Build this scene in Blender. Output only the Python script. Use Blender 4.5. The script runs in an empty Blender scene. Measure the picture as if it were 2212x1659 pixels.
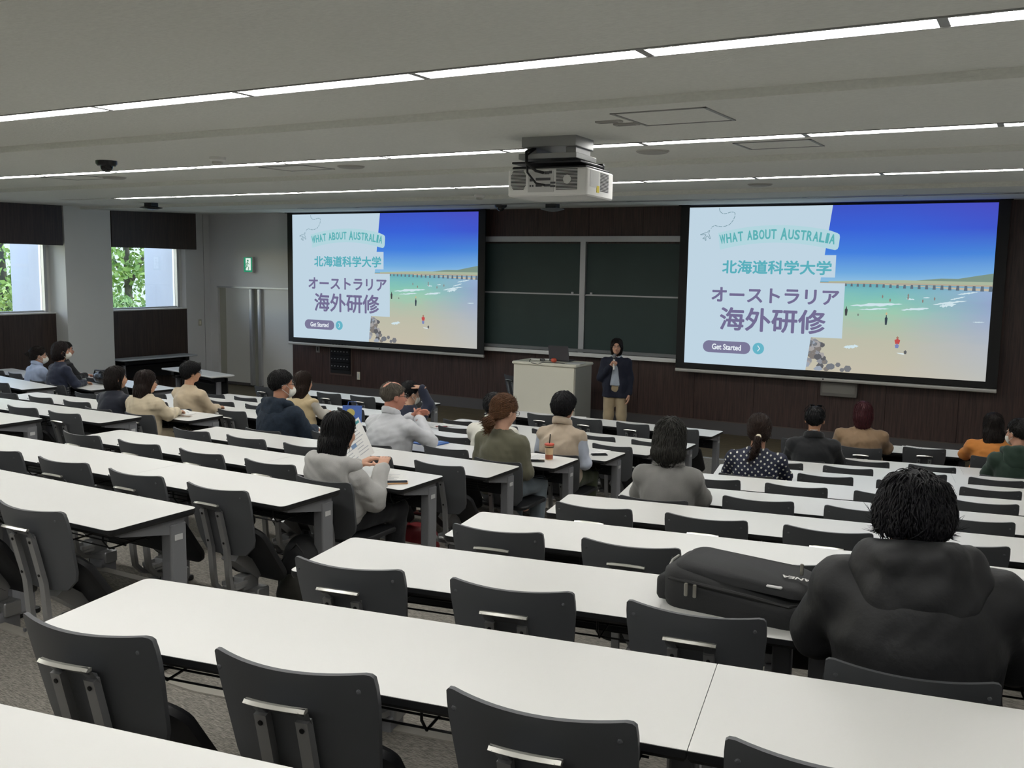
import bpy, bmesh, math, random
import numpy as np
from mathutils import Matrix, Vector
random.seed(7)
scene = bpy.context.scene
COL = scene.collection
# ------------------------------------------------------------------ camera
CAMZ = 2.65
F_PX = 2055.0
def cam_axes(yaw, pitch, roll):
    cy, sy = math.cos(yaw), math.sin(yaw)
    f = np.array([sy*math.cos(pitch), cy*math.cos(pitch), math.sin(pitch)])
    r = np.array([cy, -sy, 0.0]); u = np.cross(r, f)
    r2 = math.cos(roll)*r + math.sin(roll)*u
    return r2, np.cross(r2, f), f
AR, AU, AF = cam_axes(math.radians(-29.3), math.radians(-6.92), math.radians(0.928))
cd = bpy.data.cameras.new('camera'); cam = bpy.data.objects.new('camera', cd); COL.objects.link(cam)
cd.sensor_fit = 'HORIZONTAL'; cd.sensor_width = 36.0; cd.lens = F_PX/2212*36.0
cd.clip_start = 0.05; cd.clip_end = 400
M = Matrix.Identity(4)
for i in range(3):
    M[i][0] = AR[i]; M[i][1] = AU[i]; M[i][2] = -AF[i]
M[2][3] = CAMZ
cam.matrix_world = M
scene.camera = cam
# ------------------------------------------------------------------ colour management, world, sun
vs = scene.view_settings
vs.view_transform = 'Standard'; vs.look = 'None'; vs.gamma = 1.0; vs.use_curve_mapping = False
vs.exposure = 0.0
scene.cycles.use_denoising = True
scene.cycles.max_bounces = 8; scene.cycles.diffuse_bounces = 5; scene.cycles.glossy_bounces = 3
scene.cycles.sample_clamp_indirect = 6.0
world = bpy.data.worlds.new('world'); scene.world = world; world.use_nodes = True
wn = world.node_tree.nodes; wl = world.node_tree.links
bg = wn['Background']
sky = wn.new('ShaderNodeTexSky'); sky.sky_type = 'NISHITA'; sky.sun_disc = False
sky.sun_elevation = math.radians(42); sky.sun_rotation = math.radians(250)
wl.new(sky.outputs[0], bg.inputs[0]); bg.inputs[1].default_value = 0.9
sd = bpy.data.lights.new('sun', 'SUN'); sd.energy = 4.5; sd.angle = 0.01; sd.color = (1.0, .95, .86)
sun = bpy.data.objects.new('sun', sd); COL.objects.link(sun)
sun.rotation_euler = Vector((-.3, -.62, -.72)).to_track_quat('-Z', 'Y').to_euler()   # high sun behind the far corner of the building
LAMP = 28.0          # radiance of the lit ceiling strips
SCREEN = 1.0        # radiance of white on the projection screens
# ------------------------------------------------------------------ helpers
def S(h):
    h = h.lstrip('#'); v = [int(h[i:i+2], 16)/255 for i in (0, 2, 4)]
    return tuple(c/12.92 if c <= .04045 else ((c+.055)/1.055)**2.4 for c in v)
MATS = {}
def mat(name, col, rough=.6, metal=0.0, spec=None, noise=None, bump=None, stretch=(1, 1, 1), emit=None, col2=None, coat=0, sheen=0):
    """procedural principled material; noise=(scale, amount) varies the colour, bump=(scale, strength)"""
    if name in MATS: return MATS[name]
    m = bpy.data.materials.new(name); m.use_nodes = True; MATS[name] = m
    nt = m.node_tree; b = nt.nodes['Principled BSDF']; L = nt.links
    c = S(col) if isinstance(col, str) else col
    b.inputs['Base Color'].default_value = (*c, 1); b.inputs['Roughness'].default_value = rough
    b.inputs['Metallic'].default_value = metal
    if spec is not None: b.inputs['Specular IOR Level'].default_value = spec
    if coat: b.inputs['Coat Weight'].default_value = coat
    if sheen: b.inputs['Sheen Weight'].default_value = sheen; b.inputs['Sheen Roughness'].default_value = .5
    if noise or bump:
        tc = nt.nodes.new('ShaderNodeTexCoord'); mp = nt.nodes.new('ShaderNodeMapping')
        mp.inputs['Scale'].default_value = stretch; L.new(tc.outputs['Object'], mp.inputs['Vector'])
    if noise:
        n = nt.nodes.new('ShaderNodeTexNoise'); n.inputs['Scale'].default_value = noise[0]; n.inputs['Detail'].default_value = 5
        L.new(mp.outputs[0], n.inputs['Vector'])
        r = nt.nodes.new('ShaderNodeValToRGB'); r.color_ramp.elements[0].position = .3; r.color_ramp.elements[1].position = .7
        c2 = S(col2) if isinstance(col2, str) else (col2 or tuple(max(0, x*(1-noise[1])) for x in c))
        r.color_ramp.elements[0].color = (*c2, 1); r.color_ramp.elements[1].color = (*c, 1)
        L.new(n.outputs['Fac'], r.inputs['Fac']); L.new(r.outputs[0], b.inputs['Base Color'])
    if bump:
        n2 = nt.nodes.new('ShaderNodeTexNoise'); n2.inputs['Scale'].default_value = bump[0]; n2.inputs['Detail'].default_value = 6
        L.new(mp.outputs[0], n2.inputs['Vector'])
        bp = nt.nodes.new('ShaderNodeBump'); bp.inputs['Strength'].default_value = bump[1]; bp.inputs['Distance'].default_value = .01
        L.new(n2.outputs['Fac'], bp.inputs['Height']); L.new(bp.outputs[0], b.inputs['Normal'])
    if emit is not None:
        b.inputs['Emission Color'].default_value = (*c, 1); b.inputs['Emission Strength'].default_value = emit
    return m
def emis(name, col, k=1.0):
    if name in MATS: return MATS[name]
    m = bpy.data.materials.new(name); m.use_nodes = True; MATS[name] = m
    nt = m.node_tree; nt.nodes.remove(nt.nodes['Principled BSDF'])
    e = nt.nodes.new('ShaderNodeEmission'); e.inputs[0].default_value = (*(S(col) if isinstance(col, str) else col), 1); e.inputs[1].default_value = k
    nt.links.new(e.outputs[0], nt.nodes['Material Output'].inputs[0])
    return m
class MB:
    """collects shapes into one mesh"""
    def __init__(s): s.v = []; s.f = []
    def add(s, v, f, mtx=None):
        o = len(s.v)
        s.v += [tuple(mtx @ Vector(p)) if mtx is not None else tuple(p) for p in v]
        s.f += [tuple(i+o for i in q) for q in f]; return s
    def box(s, a, b, mtx=None):
        x0, y0, z0 = a; x1, y1, z1 = b
        return s.add([(x0,y0,z0),(x1,y0,z0),(x1,y1,z0),(x0,y1,z0),(x0,y0,z1),(x1,y0,z1),(x1,y1,z1),(x0,y1,z1)],
                     [(0,3,2,1),(4,5,6,7),(0,1,5,4),(1,2,6,5),(2,3,7,6),(3,0,4,7)], mtx)
    def cbox(s, c, d, mtx=None):
        return s.box([c[i]-d[i]/2 for i in range(3)], [c[i]+d[i]/2 for i in range(3)], mtx)
    def prism(s, poly, z0, z1, mtx=None):
        n = len(poly); v = [(x, y, z0) for x, y in poly]+[(x, y, z1) for x, y in poly]
        return s.add(v, [tuple(range(n-1, -1, -1)), tuple(range(n, 2*n))]+[(i, (i+1) % n, n+(i+1) % n, n+i) for i in range(n)], mtx)
    def rbox(s, a, b, r=.01, seg=3, axis=2, mtx=None):
        """box with four rounded vertical edges (axis = direction of the extrusion) and a chamfered rim"""
        ax = [i for i in range(3) if i != axis]
        x0, y0 = a[ax[0]], a[ax[1]]; x1, y1 = b[ax[0]], b[ax[1]]
        P = rrect(x0, y0, x1, y1, r, seg)
        c = min(r*.5, (b[axis]-a[axis])*.3); Q = rrect(x0+c, y0+c, x1-c, y1-c, max(r-c, r*.3), seg)
        v = []; n = len(P)
        for pl, z in ((Q, a[axis]), (P, a[axis]+c), (P, b[axis]-c), (Q, b[axis])):
            for p in pl:
                q = [0, 0, 0]; q[ax[0]] = p[0]; q[ax[1]] = p[1]; q[axis] = z; v.append(q)
        f = [tuple(range(n-1, -1, -1)), tuple(range(3*n, 4*n))]
        for k in range(3):
            f += [(k*n+i, k*n+(i+1) % n, (k+1)*n+(i+1) % n, (k+1)*n+i) for i in range(n)]
        if axis == 1: f = [q[::-1] for q in f]
        return s.add(v, f, mtx)
    def tube(s, pts, r, n=8, cap=True, mtx=None, flat=1.0):
        pts = [Vector(p) for p in pts]; rr = r if isinstance(r, (list, tuple)) else [r]*len(pts)
        v = []; f = []; prev = None
        for i, p in enumerate(pts):
            t = (pts[min(i+1, len(pts)-1)]-pts[max(i-1, 0)]).normalized()
            if prev is None:
                a = t.orthogonal().normalized() if abs(t.z) > .99 else t.cross(Vector((0, 0, 1))).normalized()
            else:
                a = (prev-t*prev.dot(t)).normalized()
            prev = a; b = t.cross(a)
            v += [p+(a*math.cos(2*math.pi*k/n)+b*math.sin(2*math.pi*k/n)*flat)*rr[i] for k in range(n)]
        for i in range(len(pts)-1):
            f += [(i*n+k, i*n+(k+1) % n, (i+1)*n+(k+1) % n, (i+1)*n+k) for k in range(n)]
        if cap: f += [tuple(range(n-1, -1, -1)), tuple(range((len(pts)-1)*n, len(pts)*n))]
        return s.add(v, f, mtx)
    def lathe(s, prof, n=16, mtx=None):
        v = [(r*math.cos(2*math.pi*k/n), r*math.sin(2*math.pi*k/n), z) for r, z in prof for k in range(n)]
        f = [(i*n+k, i*n+(k+1) % n, (i+1)*n+(k+1) % n, (i+1)*n+k) for i in range(len(prof)-1) for k in range(n)]
        f += [tuple(range(n-1, -1, -1)), tuple(range((len(prof)-1)*n, len(prof)*n))]
        return s.add(v, f, mtx)
    def quad(s, a, b, c, d): return s.add([a, b, c, d], [(0, 1, 2, 3)])
    def mesh(s, name, m, smooth=None):
        me = bpy.data.meshes.new(name); me.from_pydata(s.v, [], s.f)
        for k in (m if isinstance(m, (list, tuple)) else [m]): me.materials.append(k)
        if smooth:
            me.polygons.foreach_set('use_smooth', [True]*len(me.polygons)); me.set_sharp_from_angle(angle=math.radians(smooth))
        me.update(); return me
    def obj(s, name, m, parent=None, smooth=None): return link(name, s.mesh(name, m, smooth), parent)
def rrect(x0, y0, x1, y1, r, seg=3):
    P = []
    for cx, cy, a0 in ((x1-r, y1-r, 0), (x0+r, y1-r, 90), (x0+r, y0+r, 180), (x1-r, y0+r, 270)):
        for k in range(seg+1):
            a = math.radians(a0+90*k/seg); P.append((cx+r*math.cos(a), cy+r*math.sin(a)))
    return P
def link(name, data, parent=None, loc=None, rz=None):
    o = bpy.data.objects.new(name, data); COL.objects.link(o)
    if parent is not None: o.parent = parent
    if loc is not None: o.location = loc
    if rz is not None: o.rotation_euler = (0, 0, rz)
    return o
def tag(o, label=None, cat=None, group=None, kind=None):
    if label: o['label'] = label
    if cat: o['category'] = cat
    if group: o['group'] = group
    if kind: o['kind'] = kind
    return o
def thing(name, label, cat, loc=(0, 0, 0), rz=0, group=None):
    return tag(link(name, None, None, loc, rz), label, cat, group)
def struct(name, mb, m, parent=None, smooth=None):
    o = mb.obj(name, m, parent, smooth)
    if parent is None: o['kind'] = 'structure'
    return o
def copy_tree(o, parent=None):
    c = o.copy(); COL.objects.link(c)
    if parent is not None: c.parent = parent
    for ch in list(o.children): copy_tree(ch, c)
    return c
def sub(parent, name, mb, m, smooth=None, label=None):
    o = mb.obj(name, m, parent, smooth)
    if label: o['label'] = label
    return o
def RZ(a): return Matrix.Rotation(a, 4, 'Z')
def T(x, y, z): return Matrix.Translation((x, y, z))
ORD = ['zeroth', 'first', 'second', 'third', 'fourth', 'fifth', 'sixth', 'seventh', 'eighth', 'ninth', 'tenth', 'eleventh', 'twelfth', 'thirteenth', 'fourteenth', 'fifteenth', 'sixteenth']
# ------------------------------------------------------------------ materials
def wood(name, base, dark, scale=(14, 14, .55), rough=.45):
    m = bpy.data.materials.new(name); m.use_nodes = True; MATS[name] = m
    nt = m.node_tree; b = nt.nodes['Principled BSDF']; L = nt.links
    tc = nt.nodes.new('ShaderNodeTexCoord'); mp = nt.nodes.new('ShaderNodeMapping'); mp.inputs['Scale'].default_value = scale
    oi = nt.nodes.new('ShaderNodeObjectInfo'); ad = nt.nodes.new('ShaderNodeVectorMath'); ad.operation = 'ADD'
    L.new(tc.outputs['Object'], ad.inputs[0]); L.new(oi.outputs['Location'], ad.inputs[1]); L.new(ad.outputs[0], mp.inputs['Vector'])
    n = nt.nodes.new('ShaderNodeTexNoise'); n.inputs['Scale'].default_value = 3.2; n.inputs['Detail'].default_value = 7; n.inputs['Roughness'].default_value = .65
    L.new(mp.outputs[0], n.inputs['Vector'])
    r = nt.nodes.new('ShaderNodeValToRGB'); e = r.color_ramp.elements
    e[0].position = .36; e[0].color = (*S(dark), 1); e[1].position = .66; e[1].color = (*S(base), 1)
    L.new(n.outputs['Fac'], r.inputs['Fac']); L.new(r.outputs[0], b.inputs['Base Color'])
    b.inputs['Roughness'].default_value = rough
    bp = nt.nodes.new('ShaderNodeBump'); bp.inputs['Strength'].default_value = .08; L.new(n.outputs['Fac'], bp.inputs['Height']); L.new(bp.outputs[0], b.inputs['Normal'])
    return m
W_WALL = wood('dark_walnut_panel', '#55403a', '#352725')
W_PEL = wood('dark_walnut_pelmet', '#43352e', '#2c221e')
W_FLOOR = wood('stage_oak_plank', '#6b5f45', '#4d432f', (.6, 9, 9), .4)
M_WALL = mat('wall_paint', '#dededf', .8, noise=(1.2, .03))
M_PILLAR = mat('pillar_paint', '#dadbd8', .8, noise=(1.0, .03))
M_DOOR = mat('door_paint', '#d6d6d2', .55)
M_ALU = mat('brushed_aluminium', '#b9bbbe', .4, .35)
M_STEEL = mat('satin_steel', '#9a9c9f', .32, .9)
M_CEIL = mat('ceiling_rockwool', '#e2e3dc', .95, noise=(60, .10), bump=(55, .5), stretch=(.5, 1.5, 1))
M_BASE = mat('grey_baseboard', '#575455', .6)
M_BLACK = mat('matte_black', '#0d0d0f', .6)
M_BLKMETAL = mat('black_steel', '#121315', .4, .3)
M_WHITE = mat('white_plastic', '#dcdcd8', .45)
M_OFFW = mat('cream_laminate', '#efebda', .45)
M_GREYLEG = mat('grey_painted_steel', '#85868a', .42, .2)
M_TOP = mat('white_laminate', '#dadad7', .32, noise=(2, .02))
M_EDGE = mat('black_edge_band', '#161719', .45)
M_BACK = mat('charcoal_plastic', '#4e5053', .5, bump=(300, .05))
M_SEAT = mat('black_seat_shell', '#17181b', .55)
M_BAR = mat('cast_aluminium', '#a2a3a4', .42, .7)
M_GRIP = mat('bright_grip', '#d2d1ca', .3, .75)
M_STICK = mat('white_sticker', '#c8c8c8', .5)
M_BOARD = mat('chalkboard_green', '#2c403e', .55, noise=(1.3, .18))
M_GLASSMAT = None
def carpet():
    m = bpy.data.materials.new('grey_carpet'); m.use_nodes = True
    nt = m.node_tree; b = nt.nodes['Principled BSDF']; L = nt.links
    tc = nt.nodes.new('ShaderNodeTexCoord'); mp = nt.nodes.new('ShaderNodeMapping'); mp.inputs['Scale'].default_value = (9, 70, 40); mp.inputs['Rotation'].default_value = (0, 0, .5)
    L.new(tc.outputs['Object'], mp.inputs['Vector'])
    n = nt.nodes.new('ShaderNodeTexNoise'); n.inputs['Scale'].default_value = 4; n.inputs['Detail'].default_value = 8; n.inputs['Roughness'].default_value = .75
    L.new(mp.outputs[0], n.inputs['Vector'])
    r = nt.nodes.new('ShaderNodeValToRGB'); e = r.color_ramp.elements
    e[0].position = .38; e[0].color = (*S('#55534f'), 1); e[1].position = .62; e[1].color = (*S('#a09b92'), 1)
    L.new(n.outputs['Fac'], r.inputs['Fac']); L.new(r.outputs[0], b.inputs['Base Color']); b.inputs['Roughness'].default_value = .95
    b.inputs['Specular IOR Level'].default_value = .1
    bp = nt.nodes.new('ShaderNodeBump'); bp.inputs['Strength'].default_value = .5; bp.inputs['Distance'].default_value = .008
    L.new(n.outputs['Fac'], bp.inputs['Height']); L.new(bp.outputs[0], b.inputs['Normal'])
    return m
M_CARPET = carpet()
def glass():
    m = bpy.data.materials.new('window_glass'); m.use_nodes = True
    nt = m.node_tree; nt.nodes.remove(nt.nodes['Principled BSDF'])
    t = nt.nodes.new('ShaderNodeBsdfTransparent'); t.inputs[0].default_value = (.93, .96, .97, 1)
    g = nt.nodes.new('ShaderNodeBsdfGlossy'); g.inputs[1].default_value = .02
    fr = nt.nodes.new('ShaderNodeFresnel'); fr.inputs[0].default_value = 1.35
    mx = nt.nodes.new('ShaderNodeMixShader'); L = nt.links
    L.new(fr.outputs[0], mx.inputs[0]); L.new(t.outputs[0], mx.inputs[1]); L.new(g.outputs[0], mx.inputs[2]); L.new(mx.outputs[0], nt.nodes['Material Output'].inputs[0])
    return m
M_GLASS = glass()
# ------------------------------------------------------------------ room geometry
XL, XR, YF, YB = -16.25, 1.9, 15.2, -3.6     # left wall, right wall, front wall, back wall
RISE, PITCH = 0.11625, 1.03
def row_y(n): return 2.0+PITCH*(n-1)          # far edge of the desks of row n at the aisle
def row_floor(n): return max(0.0, CAMZ-.72-(1.0+RISE*(n-1)))
AZ = math.radians(9.8)
KNEE_R, KNEE_L = -2.9, -11.1
# tiered floor: one slab per tier, its front edge following the bent rows
fl = MB(); fl.box((XL-.4, -3.8, -.2), (XR+.3, 13.1, 0))
floor = struct('floor', fl, M_CARPET)
for n in range(-2, 9):
    ys = row_y(n)+.62
    z = row_floor(n); zl = row_floor(n+1)
    def chev(d):
        y = ys+d
        return [(XL-.05, y+(KNEE_L-XL)*math.tan(AZ)), (KNEE_L, y), (KNEE_R, y), (XR+.05, y+(XR-KNEE_R)*math.tan(AZ))]
    poly = [(XR+.05, -3.7), ] + chev(0)[::-1] + [(XL-.05, -3.7)]
    sub(floor, 'tier', MB().prism(poly[::-1] if False else poly, zl-.02 if n > -2 else 0, z), M_CARPET)
    nose = MB(); a, b = chev(.012), chev(-.045)
    for i in range(3):
        p = [b[i], b[i+1], a[i+1], a[i]]
        nose.prism(p, z-.03, z+.006)
    sub(floor, 'step_nosing', nose, mat('nosing_vinyl', '#8d8981', .6))
# wooden strip in front of the blackboard, plank by plank
wf = MB().box((XL-.1, 13.1, -.2), (XR+.1, YF+.1, -.012))
stage = struct('floor_front', wf, mat('plank_gap', '#2a251c', .8))
pl_me = MB().box((.002, .002, -.02), (1.798, .148, .004)).mesh('plank', W_FLOOR)
for j in range(14):
    x = XL-.1-(j*.71) % 1.8
    while x < XR:
        link('plank', pl_me, stage, (x, 13.1+j*.15, 0)); x += 1.8
sub(stage, 'edge_strip', MB().box((XL, 13.06, -.05), (XR, 13.105, .008)), M_ALU)
# ceiling: shallow saw-tooth bays, each dropping a little at its step
steps = [-3.7, -.8, 2.3, 5.4, 8.5, 11.75, YF+.1]
SLOT = [-1.9, 1.15, 4.24, 7.19, 10.17, 13.2]     # light rows, each in its own slot of the ceiling
cm = MB()
def slab(x0, x1, ya, yb, up=0.0):
    za, zb = ceil_z(ya+1e-4)+up, ceil_z(yb-1e-4)+up
    cm.add([(x0, ya, za), (x1, ya, za), (x1, yb, zb), (x0, yb, zb), (x0, ya, za+.4-up), (x1, ya, za+.4-up), (x1, yb, zb+.4-up), (x0, yb, zb+.4-up)],
           [(0, 3, 2, 1), (7, 4, 5, 6), (0, 1, 5, 4), (1, 2, 6, 5), (2, 3, 7, 6), (3, 0, 4, 7)])
def ceil_z(y):
    for i in range(len(steps)-1):
        if steps[i] <= y <= steps[i+1]:
            t = (y-steps[i])/(steps[i+1]-steps[i]); return CAMZ+.968+t*((1.02 if i < 5 else 1.07)-.968)
for i in range(len(steps)-1):
    y0, y1, l = steps[i], steps[i+1], SLOT[i]
    slab(XL-.4, XR+.3, y0, l-.0875); slab(XL-.4, XR+.3, l+.0875, y1)
    slab(XL-.4, -14.17, l-.0875, l+.0875); slab(-14.17, XR+.3, l-.0875, l+.0875, .07)
ceiling = struct('ceiling', cm, M_CEIL)
# front wall: backing and one-metre walnut panels
DOORX = -13.86
wfm = MB().box((DOORX, YF+.02, -.1), (XR+.3, YF+.3, 4.1))
wall_front = struct('wall_front', wfm, M_BLACK)
x = DOORX
seams = [DOORX, -13.05] + [-13.05+i for i in range(1, 16)]
for i in range(len(seams)-1):
    a, b = seams[i], min(seams[i+1], XR)
    if b-a < .05: continue
    sub(wall_front, 'panel', MB().rbox((a+.0025, YF, .2), (b-.0025, YF+.03, 3.72), .003, 1, axis=1), W_WALL)
tag(sub(wall_front, 'baseboard', MB().box((DOORX, YF-.012, 0), (XR, YF+.02, .2)), M_BASE))
sub(wall_front, 'baseboard_cap', MB().box((DOORX, YF-.016, .2), (XR, YF+.02, .212)), mat('walnut_bead', '#5d4f49', .5))
# painted wall with the double sliding door, left of the panelled wall
wd = MB()
wd.box((XL-.4, YF, 2.16), (DOORX, YF+.3, 4.1)).box((XL-.4, YF, -.1), (-16.02, YF+.3, 2.16)).box((-16.02, YF+.12, -.1), (DOORX, YF+.3, 2.16))
wall_door = struct('wall_front_door', wd, M_WALL)
sub(wall_door, 'head_trim', MB().box((-16.04, YF-.012, 2.13), (DOORX, YF+.02, 2.165)), M_ALU)
sub(wall_door, 'baseboard', MB().box((XL, YF-.012, 0), (-16.04, YF+.01, .075)), M_BASE)
door = struct('door_1', MB().rbox((-15.80, YF+.02, .01), (-15.06, YF+.06, 2.13), .004, 1, axis=1), M_DOOR)
tag(door, 'pale grey sliding door leaf nearest the windows')
sub(door, 'handle', MB().rbox((-15.06, YF-.03, .03), (-14.97, YF+.05, 2.12), .012, 2), M_ALU, 40, 'full-height aluminium pull')
sub(door, 'side_panel', MB().box((-16.02, YF+.055, .01), (-15.80, YF+.09, 2.13)), mat('door_jamb_paint', '#b2b2a6', .6))
sub(door, 'kick_strip', MB().box((-15.80, YF+.01, .01), (-15.06, YF+.02, .07)), M_BASE)
door2 = struct('door_2', MB().rbox((-14.72, YF+.02, .01), (DOORX-.01, YF+.06, 2.13), .004, 1, axis=1), M_DOOR)
sub(door2, 'handle', MB().rbox((-14.82, YF-.03, .03), (-14.72, YF+.05, 2.12), .012, 2), M_ALU, 40, 'full-height aluminium pull')
sub(door2, 'meeting_stile', MB().box((-14.97, YF+.04, .01), (-14.82, YF+.08, 2.13)), mat('door_stile_paint', '#9fa096', .55))
# right and back walls (behind the photographer's side)
struct('wall_right', MB().box((XR, YB-.3, -.1), (XR+.3, YF+.3, 4.1)), M_WALL)
struct('wall_back', MB().box((XL-.4, YB-.3, -.1), (XR+.3, YB, 4.1)), M_WALL)
# window wall: pillars, walnut aprons and pelmets, recessed glazing
BAYS = [(12.39, 14.52), (9.28, 11.4), (6.17, 8.29), (3.06, 5.18), (-.05, 2.07), (-3.16, -1.04)]
SILL, HEAD = 1.70, 2.94
ww = MB()
ww.box((XL-.3, 14.52, -.1), (XL, YF+.05, 4.1))
wall_left = struct('wall_left', ww, M_WALL)
sub(wall_left, 'corner_joint', MB().box((XL-.001, 15.02, .08), (XL+.003, 15.03, 3.72)), mat('joint_grey', '#8d8d90', .7))
sub(wall_left, 'baseboard', MB().box((XL, 14.52, 0), (XL+.012, YF, .075)), M_BASE)
wi = 0
for (y0, y1) in BAYS:
    wi += 1
    fz = 0
    # pillar on the near side of the bay
    pm = MB().box((XL-.3, y0-1.0, -.1), (XL+.35, y0, 4.1))
    p = struct('pillar_%d' % wi, pm, M_PILLAR)
    am = MB().box((XL-.3, y0, -.1), (XL-.012, y1, SILL-.03))
    a = struct('wall_left_apron_%d' % wi, am, M_BLACK)
    nseg = 2
    for k in range(nseg):
        ya, yb = y0+(y1-y0)*k/nseg, y0+(y1-y0)*(k+1)/nseg
        sub(a, 'panel', MB().box((XL-.012, ya+.002, .0), (XL+.012, yb-.002, SILL-.025)), W_PEL)
    sub(a, 'sill', MB().rbox((XL-.3, y0, SILL-.025), (XL+.03, y1, SILL), .006, 2, axis=1), M_WHITE)
    h = struct('wall_left_head_%d' % wi, MB().box((XL-.3, y0, HEAD+.05), (XL-.05, y1, 4.1)), M_WALL)
    pe = struct('trim_%d' % wi, MB().rbox((XL+.30, y0+.03, HEAD), (XL+.345, y1 if wi == 1 else y1-.04, 3.705), .004, 1, axis=1), W_PEL)
    tag(pe, 'dark walnut pelmet hiding the blind above window %d' % wi)
    sub(pe, 'soffit', MB().box((XL-.05, y0, HEAD+.03), (XL+.30, y1-.02, HEAD+.05)), M_WALL)
    w = struct('window_%d' % wi, MB().box((XL-.26, y1-.13, SILL), (XL-.12, y1-.07, HEAD+.06)), M_ALU)
    fr = MB().box((XL-.24, y0, SILL), (XL-.16, y1, SILL+.03)).box((XL-.24, y0, HEAD+.02), (XL-.16, y1, HEAD+.06)).box((XL-.24, y0, SILL), (XL-.16, y0+.05, HEAD+.06))
    sub(w, 'frame', fr, M_ALU)
    sub(w, 'mullion', MB().box((XL-.22, y0+.09, SILL), (XL-.15, y0+.14, HEAD+.06)), M_ALU)
    sub(w, 'side_panel', MB().box((XL-.22, y1-.07, SILL), (XL-.13, y1, HEAD+.06)), M_WHITE)
    sub(w, 'pane', MB().box((XL-.205, y0+.05, SILL+.03), (XL-.195, y1-.13, HEAD+.02)), M_GLASS)
# ------------------------------------------------------------------ ceiling strip lights
M_DIFF = emis('lit_diffuser', (1.0, .985, .95), LAMP)
M_DIFF_LO = emis('lit_reflector', (1.0, .985, .95), LAMP*.55)
M_TROUGH = mat('light_trough', '#8f8f8d', .5)
M_OFF = mat('unlit_diffuser', '#c9cdd2', .3)
FL = 1.262
def fixture(lit):
    t = thing('strip_light', 'x', 'light')
    # trough flange, two-tone diffuser recessed between its lips; local x along the row, z=0 is the ceiling surface
    sub(t, 'housing', MB().box((0, -.085, -.004), (.03, .085, .05)).box((FL-.012, -.085, -.004), (FL, .085, .05))
        .box((0, -.085, -.006), (FL, -.074, .05)).box((0, .074, -.006), (FL, .085, .05)).box((0, -.085, .05), (FL, .085, .06)), M_TROUGH)
    sub(t, 'diffuser', MB().box((.03, -.01, .0), (FL-.012, .074, .012)), M_DIFF if lit else M_OFF)
    sub(t, 'reflector', MB().add([(.03, -.074, .001), (FL-.012, -.074, .001), (FL-.012, -.01, .004), (.03, -.01, .004)], [(3, 2, 1, 0)]), M_DIFF_LO if lit else M_OFF)
    mk = MB()
    for i, (x0, w) in enumerate(((.06, .045), (.115, .03), (.16, .022))): mk.box((x0, -.062, -.0015), (x0+w, -.022, .0035))
    sub(t, 'rating_label', mk, mat('label_tint', '#d9d6cf', .6, emit=2.0) if lit else M_STICK)
    return t
lit0 = fixture(True); off0 = fixture(False); used = set()
def put_light(src, x, y, label, group):
    o = src if src.name not in used else copy_tree(src)
    used.add(src.name)
    o.location = (x, y, ceil_z(y)-.002); o['label'] = label; o['group'] = group
    return o
LROWS = [(-1.9, 0), (1.15, 1), (4.24, 2), (7.19, 3), (10.17, 4)]
for (y, r) in LROWS:
    xe = {2: -.455, 3: -.375, 4: -.29}.get(r, -.45)
    k0, k1 = -12, 2
    c = 0
    for k in range(1, -13, -1):
        x = xe+(k-1)*FL+.0
        if x < -14.15 or x+FL > XR: continue
        c += 1
        nm = {0: 'ceiling row at the back wall', 1: 'ceiling row above the photographer', 2: 'ceiling row nearest the camera', 3: 'ceiling row beside the projector', 4: 'lit ceiling row nearest the screens'}[r]
        put_light(lit0, x, y, 'lit strip light, %s from the unseen wall in the %s' % (ORD[c], nm), nm)
c = 0
for k in range(1, -11, -1):
    x = -.45+(k-1)*FL
    if x < -13: continue
    c += 1
    put_light(off0, x, 13.2, 'unlit strip light above the screens, %s from the unseen wall' % ORD[c], 'unlit row above the screens')
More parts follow.
